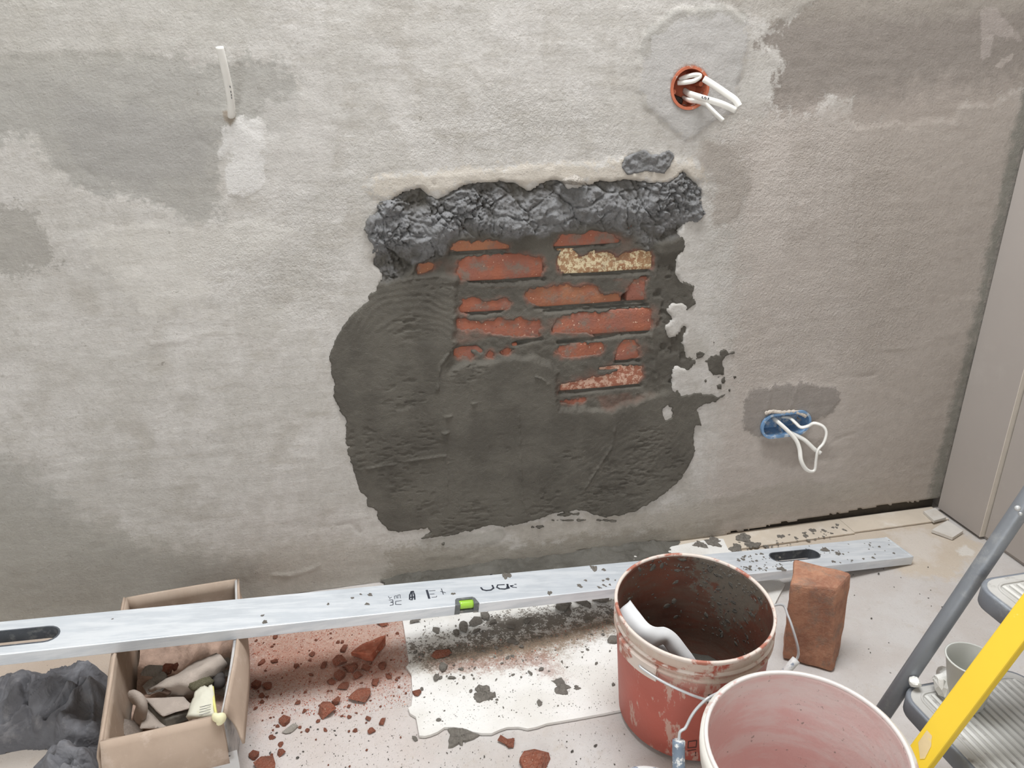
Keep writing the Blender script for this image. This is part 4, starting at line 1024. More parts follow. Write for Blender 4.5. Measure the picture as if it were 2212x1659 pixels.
def lug(B, a, tb, mat, span=.34, t0=.70, t1=.86):
    V, f = B.surf([(t0, -.001, 0), (t0+.004, .008, 0), (t1-.004, .008, 0), (t1, -.001, 0)], 12, False, False, a-span/2, a+span/2)
    n = 13
    f += [tuple(i*n for i in range(4)), tuple(i*n+12 for i in range(4))[::-1]]
    o = attach(link('handle_lug', raw(V, f), mat, None, False), tb); return o
aL = math.radians(228); aR = math.radians(15)
_, aL = B1.face(1392, 1424)
lug(B1, aL-.12, tb1, M_RIM, .62, .735, .86)
aR = aL+math.pi*.86
lug(B1, aR, tb1, M_RIM, .34, .74, .86)
def onto(px, py, z): return F(px, py, z)
pL = B1.p(.80, aL, .010); pR = B1.p(.80, aR, .010)
wire = [B1.p(.80, aL-.02, .004), pL, B1.p(.785, aL+.3, .011), B1.p(.73, aL+.7, .013), B1.p(.655, aL+1.1, .016), B1.p(.58, aL+1.4, .022), B1.p(.46, aL+1.75, .034), B1.p(.40, aL+1.95, .042)]
grip0, grip1 = onto(1692, 1456, .085), onto(1720, 1425, .105)
wire += [grip0, grip1, onto(1724, 1402, .13), onto(1713, 1360, .16), onto(1702, 1330, .178), onto(1688, 1306, .192), B1.p(.80, aR, .004)]
v, f = tube(wire, .0022, n=8, seg=110)
bail = attach(link('bail_handle', raw(v, f), M_WIRE), tb1)
v, f = tube([grip0+(grip0-grip1)*.15, grip1], .0075, n=12, seg=6)
attach(link('hand_grip', raw(v, f), M_GRIP_W), bail)['label'] = 'white plastic sleeve with blue-grey stains'
# print on the bucket
def bucket_marks(B, lines, w, tb, name):
    V = []; Fc = []
    for L in lines:
        P = [B.p(*B.face(px, py), .0012) for px, py in L]
        n = np.array(P[0])-B.cb; n[2] = 0; v, f = ribbon(P, n, w, .0); k = len(V); V += v; Fc += [tuple(i+k for i in q) for q in f]
    attach(link(name, raw(V, Fc), M_BLACKPRINT, None, False), tb)
M_BLACKPRINT = simple('black_label', S(48, 40, 40), .6)
bucket_marks(B1, [[(1533, 1505), (1530, 1528)], [(1540, 1503), (1537, 1530)], [(1546, 1500), (1543, 1524)]], .006, tb1, 'black_label')
bucket_marks(B1, [[(1493, 1602), (1503, 1599)], [(1493, 1602), (1494, 1616)], [(1504, 1600), (1505, 1614)], [(1494, 1616), (1505, 1614)], [(1497, 1609), (1501, 1607)],
                  [(1492, 1622), (1506, 1619)], [(1495, 1627), (1506, 1624)], [(1496, 1632), (1504, 1630)]], .0013, tb1, 'printed_marks')
# inside: clumps of mortar on the wall, wet mortar at the bottom
ck = [chunk_mesh('clump_%d' % k, 40+k, .9, 12, .25) for k in range(6)]
parts = []
for k in range(300):
    a = random.gauss(.62, .42) if k < 240 else random.uniform(-.2, 2.6); tt = random.uniform(.35, .985)
    if k < 90: tt = random.uniform(.86, .985); a = random.uniform(-.2, 2.0)
    p = B1.p(tt, a, -.0035); s0 = random.uniform(.002, .006) if random.random() < .86 else random.uniform(.008, .02)
    M = Matrix.Translation(Vector(p)) @ Matrix.Rotation(a+math.pi/2, 4, 'Z') @ Matrix.Rotation(math.pi/2, 4, 'X') @ Matrix.Rotation(random.uniform(0, 6), 4, 'Z') @ Matrix.Diagonal((s0*1.3, s0, s0*.6, 1))
    parts.append((random.choice(ck), M))
o = attach(link('mortar_residue', joined(parts, 'mortar_residue'), M_MORTAR_DRY), tb1); o['kind'] = 'stuff'
r_ = np.linspace(0, 1, 18); a_ = np.linspace(0, 2*math.pi, 49)
Rr, Aa = np.meshgrid(r_, a_, indexing='ij')
rad = .1165*Rr; Xp = B1.cb[0]-.002+rad*np.cos(Aa); Yp = B1.cb[1]-.002+rad*np.sin(Aa)
lum = fbm(Xp, Yp, 26, 4, 101)*.022+fbm(Xp, Yp, 90, 3, 102)*.008
Zp = .035+.03*sstep(.05, -.08, (Yp-B1.cb[1]))+lum*(.4+.6*(1-Rr))
o = link('mortar_mix', grid_mesh('mortar_mix', np.stack([Xp, Yp, Zp], -1)), M_MORTAR); tag(o, 'lumpy wet mortar left in the bottom of the red bucket', 'mortar', kind='stuff')
# plasterer's float leaning in the bucket
tf = thing('plastering_float', 'white plastic plastering float standing in the red bucket', 'float', (.45, -.56, .08))
def C3(L): return [onto(a, b, z) for a, b, z in L]
blade = [C3([(1336, 1326, .19), (1380, 1390, .16), (1450, 1480, .10)]), C3([(1347, 1318, .196), (1400, 1378, .165), (1470, 1462, .10)]), C3([(1356, 1314, .196), (1416, 1372, .16), (1480, 1452, .10)])]
v, f = sheet(blade, 5, 16, .006); attach(link('blade', raw(v, f), M_FLOATW, None, False), tf)
eR = [(1360, 1302, .212), (1381, 1328, .210), (1405, 1353, .206), (1432, 1356, .202), (1456, 1370, .192), (1481, 1400, .172), (1504, 1430, .15), (1522, 1458, .12)]
eL = [(1340, 1322, .204), (1352, 1350, .196), (1376, 1378, .186), (1404, 1393, .180), (1431, 1386, .180), (1448, 1405, .166), (1466, 1428, .148), (1484, 1462, .115)]
eM = [((a[0]+b[0])/2, (a[1]+b[1])/2, (a[2]+b[2])/2+.004) for a, b in zip(eR, eL)]
v, f = sheet([C3(eR), C3(eM), C3(eL)], 14, 44, .012)
attach(link('grip', raw(v, f), M_FLOATW), tf)
v, f = sheet([C3([(1396, 1398, .165), (1420, 1392, .166), (1440, 1400, .160), (1456, 1424, .145)]), C3([(1396, 1420, .15), (1415, 1420, .15), (1432, 1426, .146), (1446, 1440, .135)])], 8, 16, .008)
attach(link('grip_foot', raw(v, f), M_FLOATW), tf)
B2 = Bucket((.557, -.800, .0), .116, (.543, -.810, .243), .1265, (-.057, -.039, 1))
tb2 = make_bucket('empty_bucket', 'empty bucket with a dusty pink inside in the front', B2, M_BK2_IN, M_BK2_OUT, .24)
V, f = B2.surf([(.84, -.0004, 0), (.845, .007, 0), (.93, .008, 0), (.985, .007, 0), (.99, -.0004, 0)], 80)
attach(link('rim_band', raw(V, f), M_BK2_OUT), tb2)
_, a2 = B2.face(1556, 1520); a2 = math.radians(140)
def near(B, t, off, px, py):
    best = None
    for a in np.linspace(0, 2*math.pi, 361):
        q = B.p(t, a, off)-CAM; z = q@_f; e = (CX+FPX*(q@_r)/z-px)**2+(CY-FPX*(q@_u)/z-py)**2
        if best is None or e < best[0]: best = (e, a)
    return best[1]
aw = near(B2, .985, .004, 1576, 1500)
w2 = [B2.p(.93, aw-.08, .002), B2.p(.95, aw, .007)]+C3([(1549, 1498, .214), (1527, 1510, .214), (1506, 1530, .2), (1493, 1548, .188), (1484, 1566, .176), (1479, 1574, .172), (1470, 1580, .168), (1467, 1592, .16), (1463, 1640, .13), (1463, 1700, .10)])
v, f = tube(w2, .0022, n=8, seg=70); bail = attach(link('bail_handle', raw(v, f), M_WIRE), tb2)
v, f = tube(C3([(1466, 1600, .156), (1466, 1640, .132), (1468, 1700, .10)]), .0092, n=12, seg=8)
attach(link('hand_grip', raw(v, f), M_GRIP_B), bail)['label'] = 'blue-grey grip sleeve with white paint'
# white lid edge at the bottom of the frame
q = F(1405, 1728, .02)
V, f = [], []
bl = Bucket((q[0], q[1], 0), .060, (q[0], q[1], .022), .062, (0, 0, 1))
V, f = bl.surf([(0, 0, 0), (1, 0, 0), (1, -.004, .002), (1, -.008, -.002)], 64, True, True)
tag(link('bucket_lid', raw(V, f), M_GRIP_W), 'white round lid just peeking in at the bottom edge beside the red bucket', 'lid')

# ------------------------------------------------------------------ standing brick
Bt = [F(1707, 1262, .176), F(1809, 1270, .177), F(1839, 1238, .178), F(1716, 1207, .176)]
Bb = [F(1689, 1424, .002), F(1797, 1450, .002), F(1812, 1428, .002), None]
Bb[2] = F(1814, 1424, .002)+np.array([.004, .006, 0]); Bb[3] = Bb[0]+(Bt[3]-Bt[0])*np.array([1, 1, 0])*.95
for p in Bb: p[2] = .0015
me = hexa(Bb, Bt); bevelled(me, .005, 2); rough_up(me, 7, .0036, 34, 9)
tag(link('brick', me, M_BRICK_LOOSE), 'old orange-red brick standing on end beside the red bucket', 'brick')
# ------------------------------------------------------------------ cardboard box and what lies in it
HL, HR = .1735, .1555
BL, BR, FL_, FR = F(272, 1292, HL), F(510, 1252, HR), F(223, 1600, HL), F(480, 1543, HR)
tbx = thing('cardboard_box', 'open brown cardboard box of rubble under the left part of the level', 'box', (float(BL[0]+FR[0])/2, float(BL[1]+FR[1])/2, 0))
def foot(p, k=.012):
    c = (BL+BR+FL_+FR)/4; q = p+(c-p)*k; q[2] = .001; return q
def wallsheet(name, a, b, mat, bulge=(0, 0, 0), nu=12, nv=9, thick=.0045, ragged=.002, seed=0, label=None):
    g = np.array(bulge); a0, b0 = foot(a), foot(b)
    rows = [[a0, (a0+b0)/2, b0], [(a0+a)/2, ((a0+b0)/2+(a+b)/2)/2+g, (b0+b)/2], [a, (a+b)/2+g*.8, b]]
    v, f = sheet(rows, nv, nu, thick, ragged, seed)
    o = attach(link(name, raw(v, f), mat), tbx)
    if label: o['label'] = label
    return o
wallsheet('side_wall', BL, FL_, M_CARD, (-.004, 0, 0), seed=1)
wallsheet('side_wall', BR, FR, M_CARD_PRINT, (.010, 0, 0), seed=2, label='right side printed grey outside')
wallsheet('end_wall', BL, BR, M_CARD, (0, .003, 0), seed=3)
wallsheet('end_wall', FL_, FR, M_CARD_OUT, (0, -.003, 0), seed=4)
me = raw([foot(p)+np.array([0, 0, z]) for z in (.0, .004) for p in (BL, BR, FR, FL_)], [(0, 1, 2, 3), (7, 6, 5, 4), (0, 4, 5, 1), (1, 5, 6, 2), (2, 6, 7, 3), (3, 7, 4, 0)])
attach(link('box_bottom', me, M_CARD, None, False), tbx)
dn = np.array([0, -.018, -.078])
e1 = np.array([-.003, -.003, .002])
v, f = sheet([[FL_+e1, (FL_+FR)/2+e1, FR+e1], [FL_+e1+dn*.5+[0, -.006, 0], (FL_+FR)/2+dn*.5+[0, -.007, 0], FR+dn*.5+[.002, -.006, 0]], [FL_+dn+[.006, 0, 0], (FL_+FR)/2+dn, FR+dn+[.003, 0, 0]]], 8, 12, .004, .001, 5)
ff = attach(link('front_flap', raw(v, f), M_CARD_OUT), tbx)
rf = [[BR+[.004, 0, .001], (BR+FR)/2+[.012, 0, .001], FR+[.002, 0, .001]],
      [F(518, 1282, .135), F(527, 1400, .132), F(505, 1560, .130)],
      [F(525, 1302, .105), F(537, 1440, .098), F(527, 1606, .098)]]
v, f = sheet(rf, 8, 14, .004, .001, 6); attach(link('side_flap', raw(v, f), M_CARD_OUT), tbx)
lf = [[BL+[-.002, 0, .002], (BL+FL_)/2+[-.003, 0, .002], FL_+[-.002, 0, .002]], [BL+[-.010, 0, -.018], (BL+FL_)/2+[-.012, 0, -.02], FL_+[-.010, 0, -.02]], [BL+[-.013, 0, -.05], (BL+FL_)/2+[-.016, 0, -.055], FL_+[-.012, 0, -.05]]]
v, f = sheet(lf, 7, 14, .004, .002, 7); attach(link('side_flap', raw(v, f), M_CARD_OUT), tbx)
# paper label on the front wall, just under the flap, with lines of print
c0 = FL_+(FR-FL_)*.62+dn*1.03; ex_ = (FR-FL_)/np.linalg.norm(FR-FL_); nn = np.cross(ex_, np.array([0, 0, 1.])); nn /= np.linalg.norm(nn)
c0 = foot(FL_)*0+FL_+(FR-FL_)*.60; lab = []
for u, z in ((0, .088), (.075, .088), (.075, .03), (0, .03)):
    q = c0+ex_*u; q[2] = z; lab.append(q+nn*.0085)
o = attach(link('paper_label', raw(lab, [(3, 2, 1, 0)]), M_PAPER, None, False), tbx)
ln_ = []
for k in range(5):
    z = .081-k*.009
    q0 = c0+ex_*(.02+.006*(k % 2))+nn*.0088; q1 = c0+ex_*(.064-.008*(k % 3))+nn*.0088; q0[2] = z; q1[2] = z
    ln_.append(([q0, q1], .0016))
V = []; Fc = []
for pts, w in ln_:
    v, f = ribbon(pts, nn, w, .0002); k = len(V); V += v; Fc += [tuple(i+k for i in q) for q in f]
attach(link('small_print', raw(V, Fc), M_INK, None, False), o)

def loose(name, label, cat, rows, nu, nv, th_, mat, wob=.003, seed=0, group=None):
    v, f = sheet([[F(*p) for p in r] for r in rows], nu, nv, th_, wob, seed)
    return tag(link(name, raw(v, f), mat), label, cat, group)
loose('felt_strip', 'long dusty grey felt strip slanting up to the back of the cardboard box', 'felt', [[(322, 1494, .085), (372, 1464, .10), (425, 1434, .115), (468, 1412, .122)], [(345, 1484, .118), (390, 1466, .128), (440, 1440, .138), (478, 1420, .136)], [(372, 1492, .105), (408, 1486, .118), (450, 1458, .128), (486, 1432, .122)], [(350, 1516, .07), (402, 1512, .075), (446, 1482, .09), (482, 1452, .10)]], 16, 26, .006, M_FELT, .005, 3)
tfb = thing('felt_pad', 'folded dusty felt pad with a dark edge in the middle of the box', 'felt', tuple(F(355, 1530, .09)))
q4 = [(312, 1509), (398, 1504), (417, 1527), (353, 1549)]
me = hexa([F(a, b, .101) for a, b in q4[::-1]], [F(a, b, .107) for a, b in q4[::-1]]); bevelled(me, .0015, 1); rough_up(me, 5, .003, 30, 21)
attach(link('top_layer', me, M_FELT), tfb)
T4 = [F(a, b, .107) for a, b in q4[::-1]]; c4_ = sum(T4)/4
U4 = [c4_+(p-c4_)*.95-np.array([0, 0, .006]) for p in T4]; L4 = [p-np.array([0, .004, .018]) for p in U4]
me = hexa(L4, U4); bevelled(me, .002, 1); rough_up(me, 4, .003, 30, 22)
attach(link('under_layer', me, M_FELT_D), tfb)
q4 = [(315, 1524), (336, 1537), (362, 1574), (302, 1574)]
me = hexa([F(a, b, .086) for a, b in q4[::-1]], [F(a, b, .091) for a, b in q4[::-1]]); bevelled(me, .0015, 1); rough_up(me, 5, .003, 30, 23)
tag(link('felt_scrap', me, M_FELT), 'flat mauve-grey felt scrap at the front edge of the box', 'felt')
v, f = tube([F(285, 1509, .118), F(294, 1507, .124), F(304, 1516, .122), F(306, 1532, .108), F(300, 1552, .08)], .014, .008, n=12, seg=18, taper=[.55, .8]+[1]*16)
tag(link('rolled_felt', raw(v, f), M_FELT), 'curled grey felt roll by the left side of the box', 'felt')
cks = [chunk_mesh('rubble_%d' % k, 60+k, .8, 15) for k in range(5)]
def put(name, me, mat, p, s, rz, label, cat, group=None, sq=(1, 1, 1)):
    o = bpy.data.objects.new(name, me); COL.objects.link(o)
    if not me.materials: me.materials.append(mat)
    o.location = p; o.rotation_euler = (0, 0, rz); o.scale = (s*sq[0], s*sq[1], s*sq[2])
    if mat is not me.materials[0]: o.material_slots[0].link = 'OBJECT'; o.material_slots[0].material = mat
    return tag(o, label, cat, group)
# rubble bed so that the box is not hollow
bx = np.linspace(.03, .97, 40)
U, V_ = np.meshgrid(bx, bx, indexing='ij')
c_ = [foot(p, .04) for p in (BL, BR, FR, FL_)]
G = (c_[0][None, None]*((1-U)*(1-V_))[..., None]+c_[1][None, None]*(U*(1-V_))[..., None]+c_[2][None, None]*(U*V_)[..., None]+c_[3][None, None]*((1-U)*V_)[..., None])
G[..., 2] = .066+fbm(U, V_, 5, 4, 121)*.022
tag(link('rubble_bed', grid_mesh('rubble_bed', G, flip=True), simple('rubble_dust', S(176, 150, 134), .9, f=60, amt=.25, bump=.003, bf=120)), 'crumbled rubble dust filling the bottom of the cardboard box', 'rubble', kind='stuff')
PIN = [((331, 1462), .050, M_FRAG_PALE, 'largest white plaster chunk at the back left of the box'), ((345, 1474), .034, M_FRAG_PALE, 'cream plaster chunk just below the largest one in the box'), ((330, 1488), .04, M_FRAG_PALE, 'flat white plaster piece at the left side inside the box'),
       ((360, 1452), .036, M_FRAG, 'pinkish brick lump behind the felt strip in the box'), ((378, 1446), .024, M_FRAG, 'small reddish lump against the back wall of the box'), ((487, 1462), .030, M_FRAG_PALE, 'beige stone chip in the right corner of the box'), ((490, 1436), .024, M_FRAG_PALE, 'small grey chip at the back right corner of the box'),
       ((282, 1575), .045, M_FELT, 'pale wedge of stone in the front left corner of the box'), ((372, 1560), .03, M_FELT_D, 'dark lump behind the front edge of the box'), ((476, 1500), .04, M_FRAG_PALE, 'dusty tan stone beside the yellow packet in the box')]
for k, ((px, py), s, m, lb) in enumerate(PIN):
    put('stone_chunk' if m in (M_FELT, M_FELT_D) else 'plaster_chunk' if m is M_FRAG_PALE else 'brick_chunk', cks[k % 5], m, F(px, py, .072), s, k*1.3, lb, 'rubble')
tp = thing('foil_packet', 'crumpled yellow and white packet in the right side of the box', 'packet', tuple(F(435, 1520, .11)))
v, f = sheet([[F(*p) for p in r] for r in [[(430, 1490, .125), (446, 1487, .13), (459, 1484, .13)], [(418, 1516, .125), (440, 1512, .134), (461, 1512, .13)], [(404, 1552, .125), (432, 1549, .134), (465, 1546, .128)]]], 14, 12, .009, .003, 11)
attach(link('pouch', raw(v, f), M_PACKET), tp)
v, f = tube([F(459, 1484, .132), F(462, 1514, .134), F(467, 1546, .134)], .0022, n=8, seg=12)
attach(link('folded_rim', raw(v, f), simple('lime_rim', S(226, 220, 140), .4)), tp)
me = chunk_mesh('crusted_cap', 71, 1, 26, .2); o = link('crusted_cap', me, M_PACKET_D); o.scale = (.05, .046, .044); o.location = F(436, 1482, .112); bpy.context.view_layer.update(); attach(o, tp)
lns = []
pA, pB, pC = F(432, 1528, .139), F(456, 1522, .137), F(430, 1546, .139)
V = []; Fc = []
for k in range(4):
    q = (pC-pA)*(k/3.2); v, f = ribbon([pA+q, pB+q], (0, -.5, 1), .0007, .001); i0 = len(V); V += v; Fc += [tuple(i+i0 for i in g) for g in f]
attach(link('small_print', raw(V, Fc), M_INK, None, False), tp)
v, f = tube([F(462, 1548, .158), F(470, 1551, .162), F(478, 1550, .162), F(479, 1556, .155), F(473, 1560, .150)], .0075, .005, n=10, seg=14, taper=[.6]+[1]*12+[.7])
tag(link('foam_blob', raw(v, f), simple('cream_foam', S(236, 230, 190), .6)), 'cream foam blob hooked over the front rim of the box', 'foam')
tg = thing('work_glove', 'dark glove fingers showing at the right inside the box', 'glove', tuple(F(468, 1462, .09)))
for a, b in (((456, 1464), (476, 1450)), ((458, 1472), (482, 1462)), ((462, 1479), (482, 1473))):
    v, f = tube([F(*a, .10), F((a[0]+b[0])/2, (a[1]+b[1])/2, .112), F(*b, .104)], .010, .008, n=10, seg=10, taper=[.9, 1, 1, 1, 1, 1, 1, .95, .8, .4])
    attach(link('finger', raw(v, f), M_BLACK), tg)

# ------------------------------------------------------------------ crumpled dark cloth
fp = fpoly([(-120, 1560), (-20, 1512), (28, 1478), (60, 1470), (100, 1480), (128, 1466), (160, 1462), (200, 1452), (238, 1468), (254, 1500), (252, 1560), (240, 1620), (236, 1720), (150, 1740), (84, 1690), (70, 1660), (104, 1622), (40, 1620), (-120, 1660)])
lo, hi = fp.min(0)-.02, fp.max(0)+.02
X, Y = np.meshgrid(np.arange(lo[0], hi[0], .0022), np.arange(lo[1], hi[1], .0022), indexing='ij')
s = sdf(X, Y, fp)+fbm(X, Y, 20, 3, 131)*.008
qx, qy = X+fbm(X, Y, 7, 3, 132)*.05, Y+fbm(X, Y, 7, 3, 133)*.05
big = fbm(qx, qy, 6.5, 2, 134)
f1 = 1-np.abs(fbm(qx*.9+qy*.7, qy*1.1-qx*.6, 11, 2, 135))*2.2
f2 = 1-np.abs(fbm(qx*1.3, qy*.8, 24, 2, 136))*2
H = .074*np.sqrt(np.clip(s/.055, 0, 1))*(.68+.55*big)
f3 = 1-np.abs(fbm(qx*.7+qy*.5, qy-qx*.5, 34, 2, 139))*2.6
H += (.015*np.clip(f1, -.3, 1)**2+.009*np.clip(f2, -.3, 1)**2+.005*np.clip(f3, -.3, 1)**2)*sstep(0, .03, s)
for pts, w, a in (([(30, 1500), (60, 1440), (62, 1500)], .018, .02), ([(110, 1510), (170, 1470), (245, 1440)], .020, .032), ([(100, 1480), (150, 1450), (205, 1422)], .016, .028), ([(90, 1600), (140, 1590), (230, 1580)], .014, .018),
                  ([(100, 1640), (170, 1600), (235, 1600)], .010, .018), ([(60, 1530), (130, 1545), (200, 1530)], .016, .02), ([(120, 1650), (190, 1640), (235, 1620)], .009, .016)):
    d = pdist(X, Y, fpoly(pts, .07))+fbm(X, Y, 18, 2, 137)*.008
    H += a*np.exp(-(d/w)**2)*sstep(0, .03, s)
for pts, w, a in (([(95, 1530), (150, 1500), (190, 1470), (215, 1455)], .006, .030), ([(80, 1560), (160, 1575), (240, 1560)], .006, .022), ([(110, 1610), (165, 1625), (235, 1612)], .005, .018), ([(60, 1480), (58, 1540)], .005, .018), ([(145, 1470), (165, 1480)], .006, .02), ([(20, 1560), (60, 1590), (110, 1600)], .006, .018)):
    d = pdist(X, Y, fpoly(pts, .06))+fbm(X, Y, 22, 2, 138)*.006
    H -= a*np.exp(-(d/w)**2)*sstep(0, .03, s)
H = np.maximum(H, .002*sstep(-.004, .002, s)) - .004*(s < -.001)
tag(link('crumpled_cloth', grid_mesh('crumpled_cloth', np.stack([X, Y, H], -1), s > -.003), M_CLOTH), 'crumpled dark grey cloth heaped on the floor left of the cardboard box', 'cloth')

# ------------------------------------------------------------------ step ladder at the right
ts = thing('stepladder', 'stepladder with grey ribbed treads and a yellow rail at the right', 'ladder', (.72, -.70, 0))
td = np.array([.142, 0, .319]); td /= np.linalg.norm(td)
tb = np.array([.703, -.695, 0])
for yy in (-.695, -1.125):
    b = tb.copy(); b[1] = yy
    v, f = tube([b+td*.012, b+td*1.05], .0125, n=18, seg=4); tbo = attach(link('rail_tube', raw(v, f), M_LADDER_G), ts)
    v, f = tube([b-td*.001, b+td*.04], .0155, n=16, seg=3); attach(link('rubber_foot', raw(v, f), M_RUBBER), tbo)
    if yy > -1:
        for px, py, rr_ in ((2198, 1098, .0042), (2204, 1110, .0028)):
            q = b+td*.52; d = ray(px, py); p = CAM+d*((q[1]-.0125-CAM[1])/d[1])
            bm = bmesh.new(); bmesh.ops.create_uvsphere(bm, u_segments=10, v_segments=6, radius=rr_); m_ = bpy.data.meshes.new('rivet'); bm.to_mesh(m_); bm.free()
            m_.transform(Matrix.Translation(Vector(p))); attach(link('rivet', m_, M_WIRE), tbo)
def rrect(x0, x1, y0, y1, r, n=7):
    P = []
    for cx_, cy_, a in ((x1-r, y1-r, 0), (x0+r, y1-r, 90), (x0+r, y0+r, 180), (x1-r, y0+r, 270)):
        P += [(cx_+r*math.cos(math.radians(a+90*k/n)), cy_+r*math.sin(math.radians(a+90*k/n))) for k in range(n+1)]
    return P
rib_me = None
for xl, yf_, zt_ in ((.768, -.711, .2), (.826, -.733, .4)):
    x1 = xl+.205; y0 = -1.112
    tr = attach(link('tread', prism(rrect(xl, x1, y0, yf_, .030), [], zt_-.030, zt_-.0012, .003), M_LADDER_D, None, True), ts)
    o = attach(link('tread_mat', prism(rrect(xl+.004, x1-.004, y0+.004, yf_-.004, .027), [], zt_-.004, zt_, .0012), M_TREAD, None, True), tr)
    pts = rrect(xl+.016, x1-.016, y0+.016, yf_-.016, .018)
    v, f = tube([(a, b, zt_) for a, b in pts+pts[:1]], .0022, n=6, cap=False); attach(link('raised_border', raw(v, f), M_TREAD), tr)
    n_r = 14
    for k in range(n_r):
        x = xl+.026+(.205-.052)*k/(n_r-1)
        if rib_me is None:
            rib_me = box_mesh(.0052, 1, .004, 0); rib_me.materials.append(M_TREAD_RIB)
        o = bpy.data.objects.new('rib', rib_me); COL.objects.link(o); o.location = (x, (y0+yf_)/2, zt_+.0006); o.scale = (1, (yf_-y0)-.046, 1)
        bpy.context.view_layer.update(); attach(o, tr)
yn0 = -.808
A0, A1 = W(1965, 1609, yn0), W(2212, 1277, yn0)
D_ = (A1-A0)/np.linalg.norm(A1-A0)
nf = np.cross(D_, np.array([0, 1, 0])); nf = nf if nf[0] < 0 else -nf
yn1 = (PL(2212, 1399, A0, nf)[1]+PL(1992, 1659, A0, nf)[1])/2
lo_ = A0-D_*(A0[2]-.150)/D_[2]; hi_ = A0+D_*.75
off = np.array([.014, 0, 0])
c4 = []
for q in (lo_, hi_):
    c4.append([q, q+[0, yn1-yn0, 0], q+off+[0, yn1-yn0, 0], q+off])
me = hexa(c4[0], c4[1]); bevelled(me, .0022)
yr = attach(link('side_rail', me, M_YELLOW, None, False), ts); yr['label'] = 'bright yellow rail crossing in front of the treads'
def on_rail(px, py, lift=.0006): return PL(px, py, A0, nf)+nf*lift
for lst in ([(1984, 1604), (2003, 1577), (2014, 1590), (2012, 1612), (1998, 1640), (1988, 1640)],):
    P = [on_rail(a, b) for a, b in lst]
    attach(link('worn_sticker', raw(P, [tuple(range(len(P)))]), M_STICKER, None, False), yr)
# cup and wrap on the lower tread
cz = .2036; cc = F(2102, 1424, .285)
CU = Bucket((cc[0]+.010, cc[1]+.002, cz), .023, (cc[0], cc[1], .285), .0345, (0, 0, 1))
V, f = CU.surf([(0, -.003, 0), (0, 0, .002), (.5, 0, 0), (.97, 0, 0), (1, .0016, 0), (1, -.0004, .0015), (1, -.0014, 0), (.5, -.0012, 0), (.06, -.0012, 0)], 40, True, True)
tag(link('plastic_cup', raw(V, f), M_CUP), 'cloudy pale plastic cup standing on the lower ladder tread', 'cup')
for k, (px, py, s0, nm, lb, ct) in enumerate(((2036, 1488, .048, 'crumpled_wrap', 'crumpled white plastic wrap on the lower ladder tread beside the cup', 'plastic'), (2043, 1462, .036, 'wrap_scrap', 'small white plastic scrap leaning at the cup on the lower tread', 'plastic'), (1974, 1472, .020, 'filler_blob', 'small white lump at the corner of the lower tread', 'lump'))):
    me = chunk_mesh(nm, 80+k, 1, 26, .35); put(nm, me, M_TISSUE, F(px, py+10, cz), s0, k, lb, ct, None, (1, 1, 1.2))

# ------------------------------------------------------------------ offcuts at the right corner
def slab(pts, z, th_, label, name='plasterboard_offcut'):
    me = prism([tuple(F(a, b, z+th_)[:2]) for a, b in pts], [], z, z+th_, .0008)
    return tag(link(name, me, M_TILE, None, False), label, 'offcut')
slab([(1996, 1104), (2020, 1097), (2044, 1120), (2020, 1122)][:2]+[(2043, 1117), (2018, 1124)], .0042, .0075, 'small square plasterboard offcut tucked into the wall corner')
slab([(2014, 1144), (2047, 1124), (2080, 1146), (2058, 1160)], .0006, .0085, 'larger square plasterboard offcut lying in front of the small one')

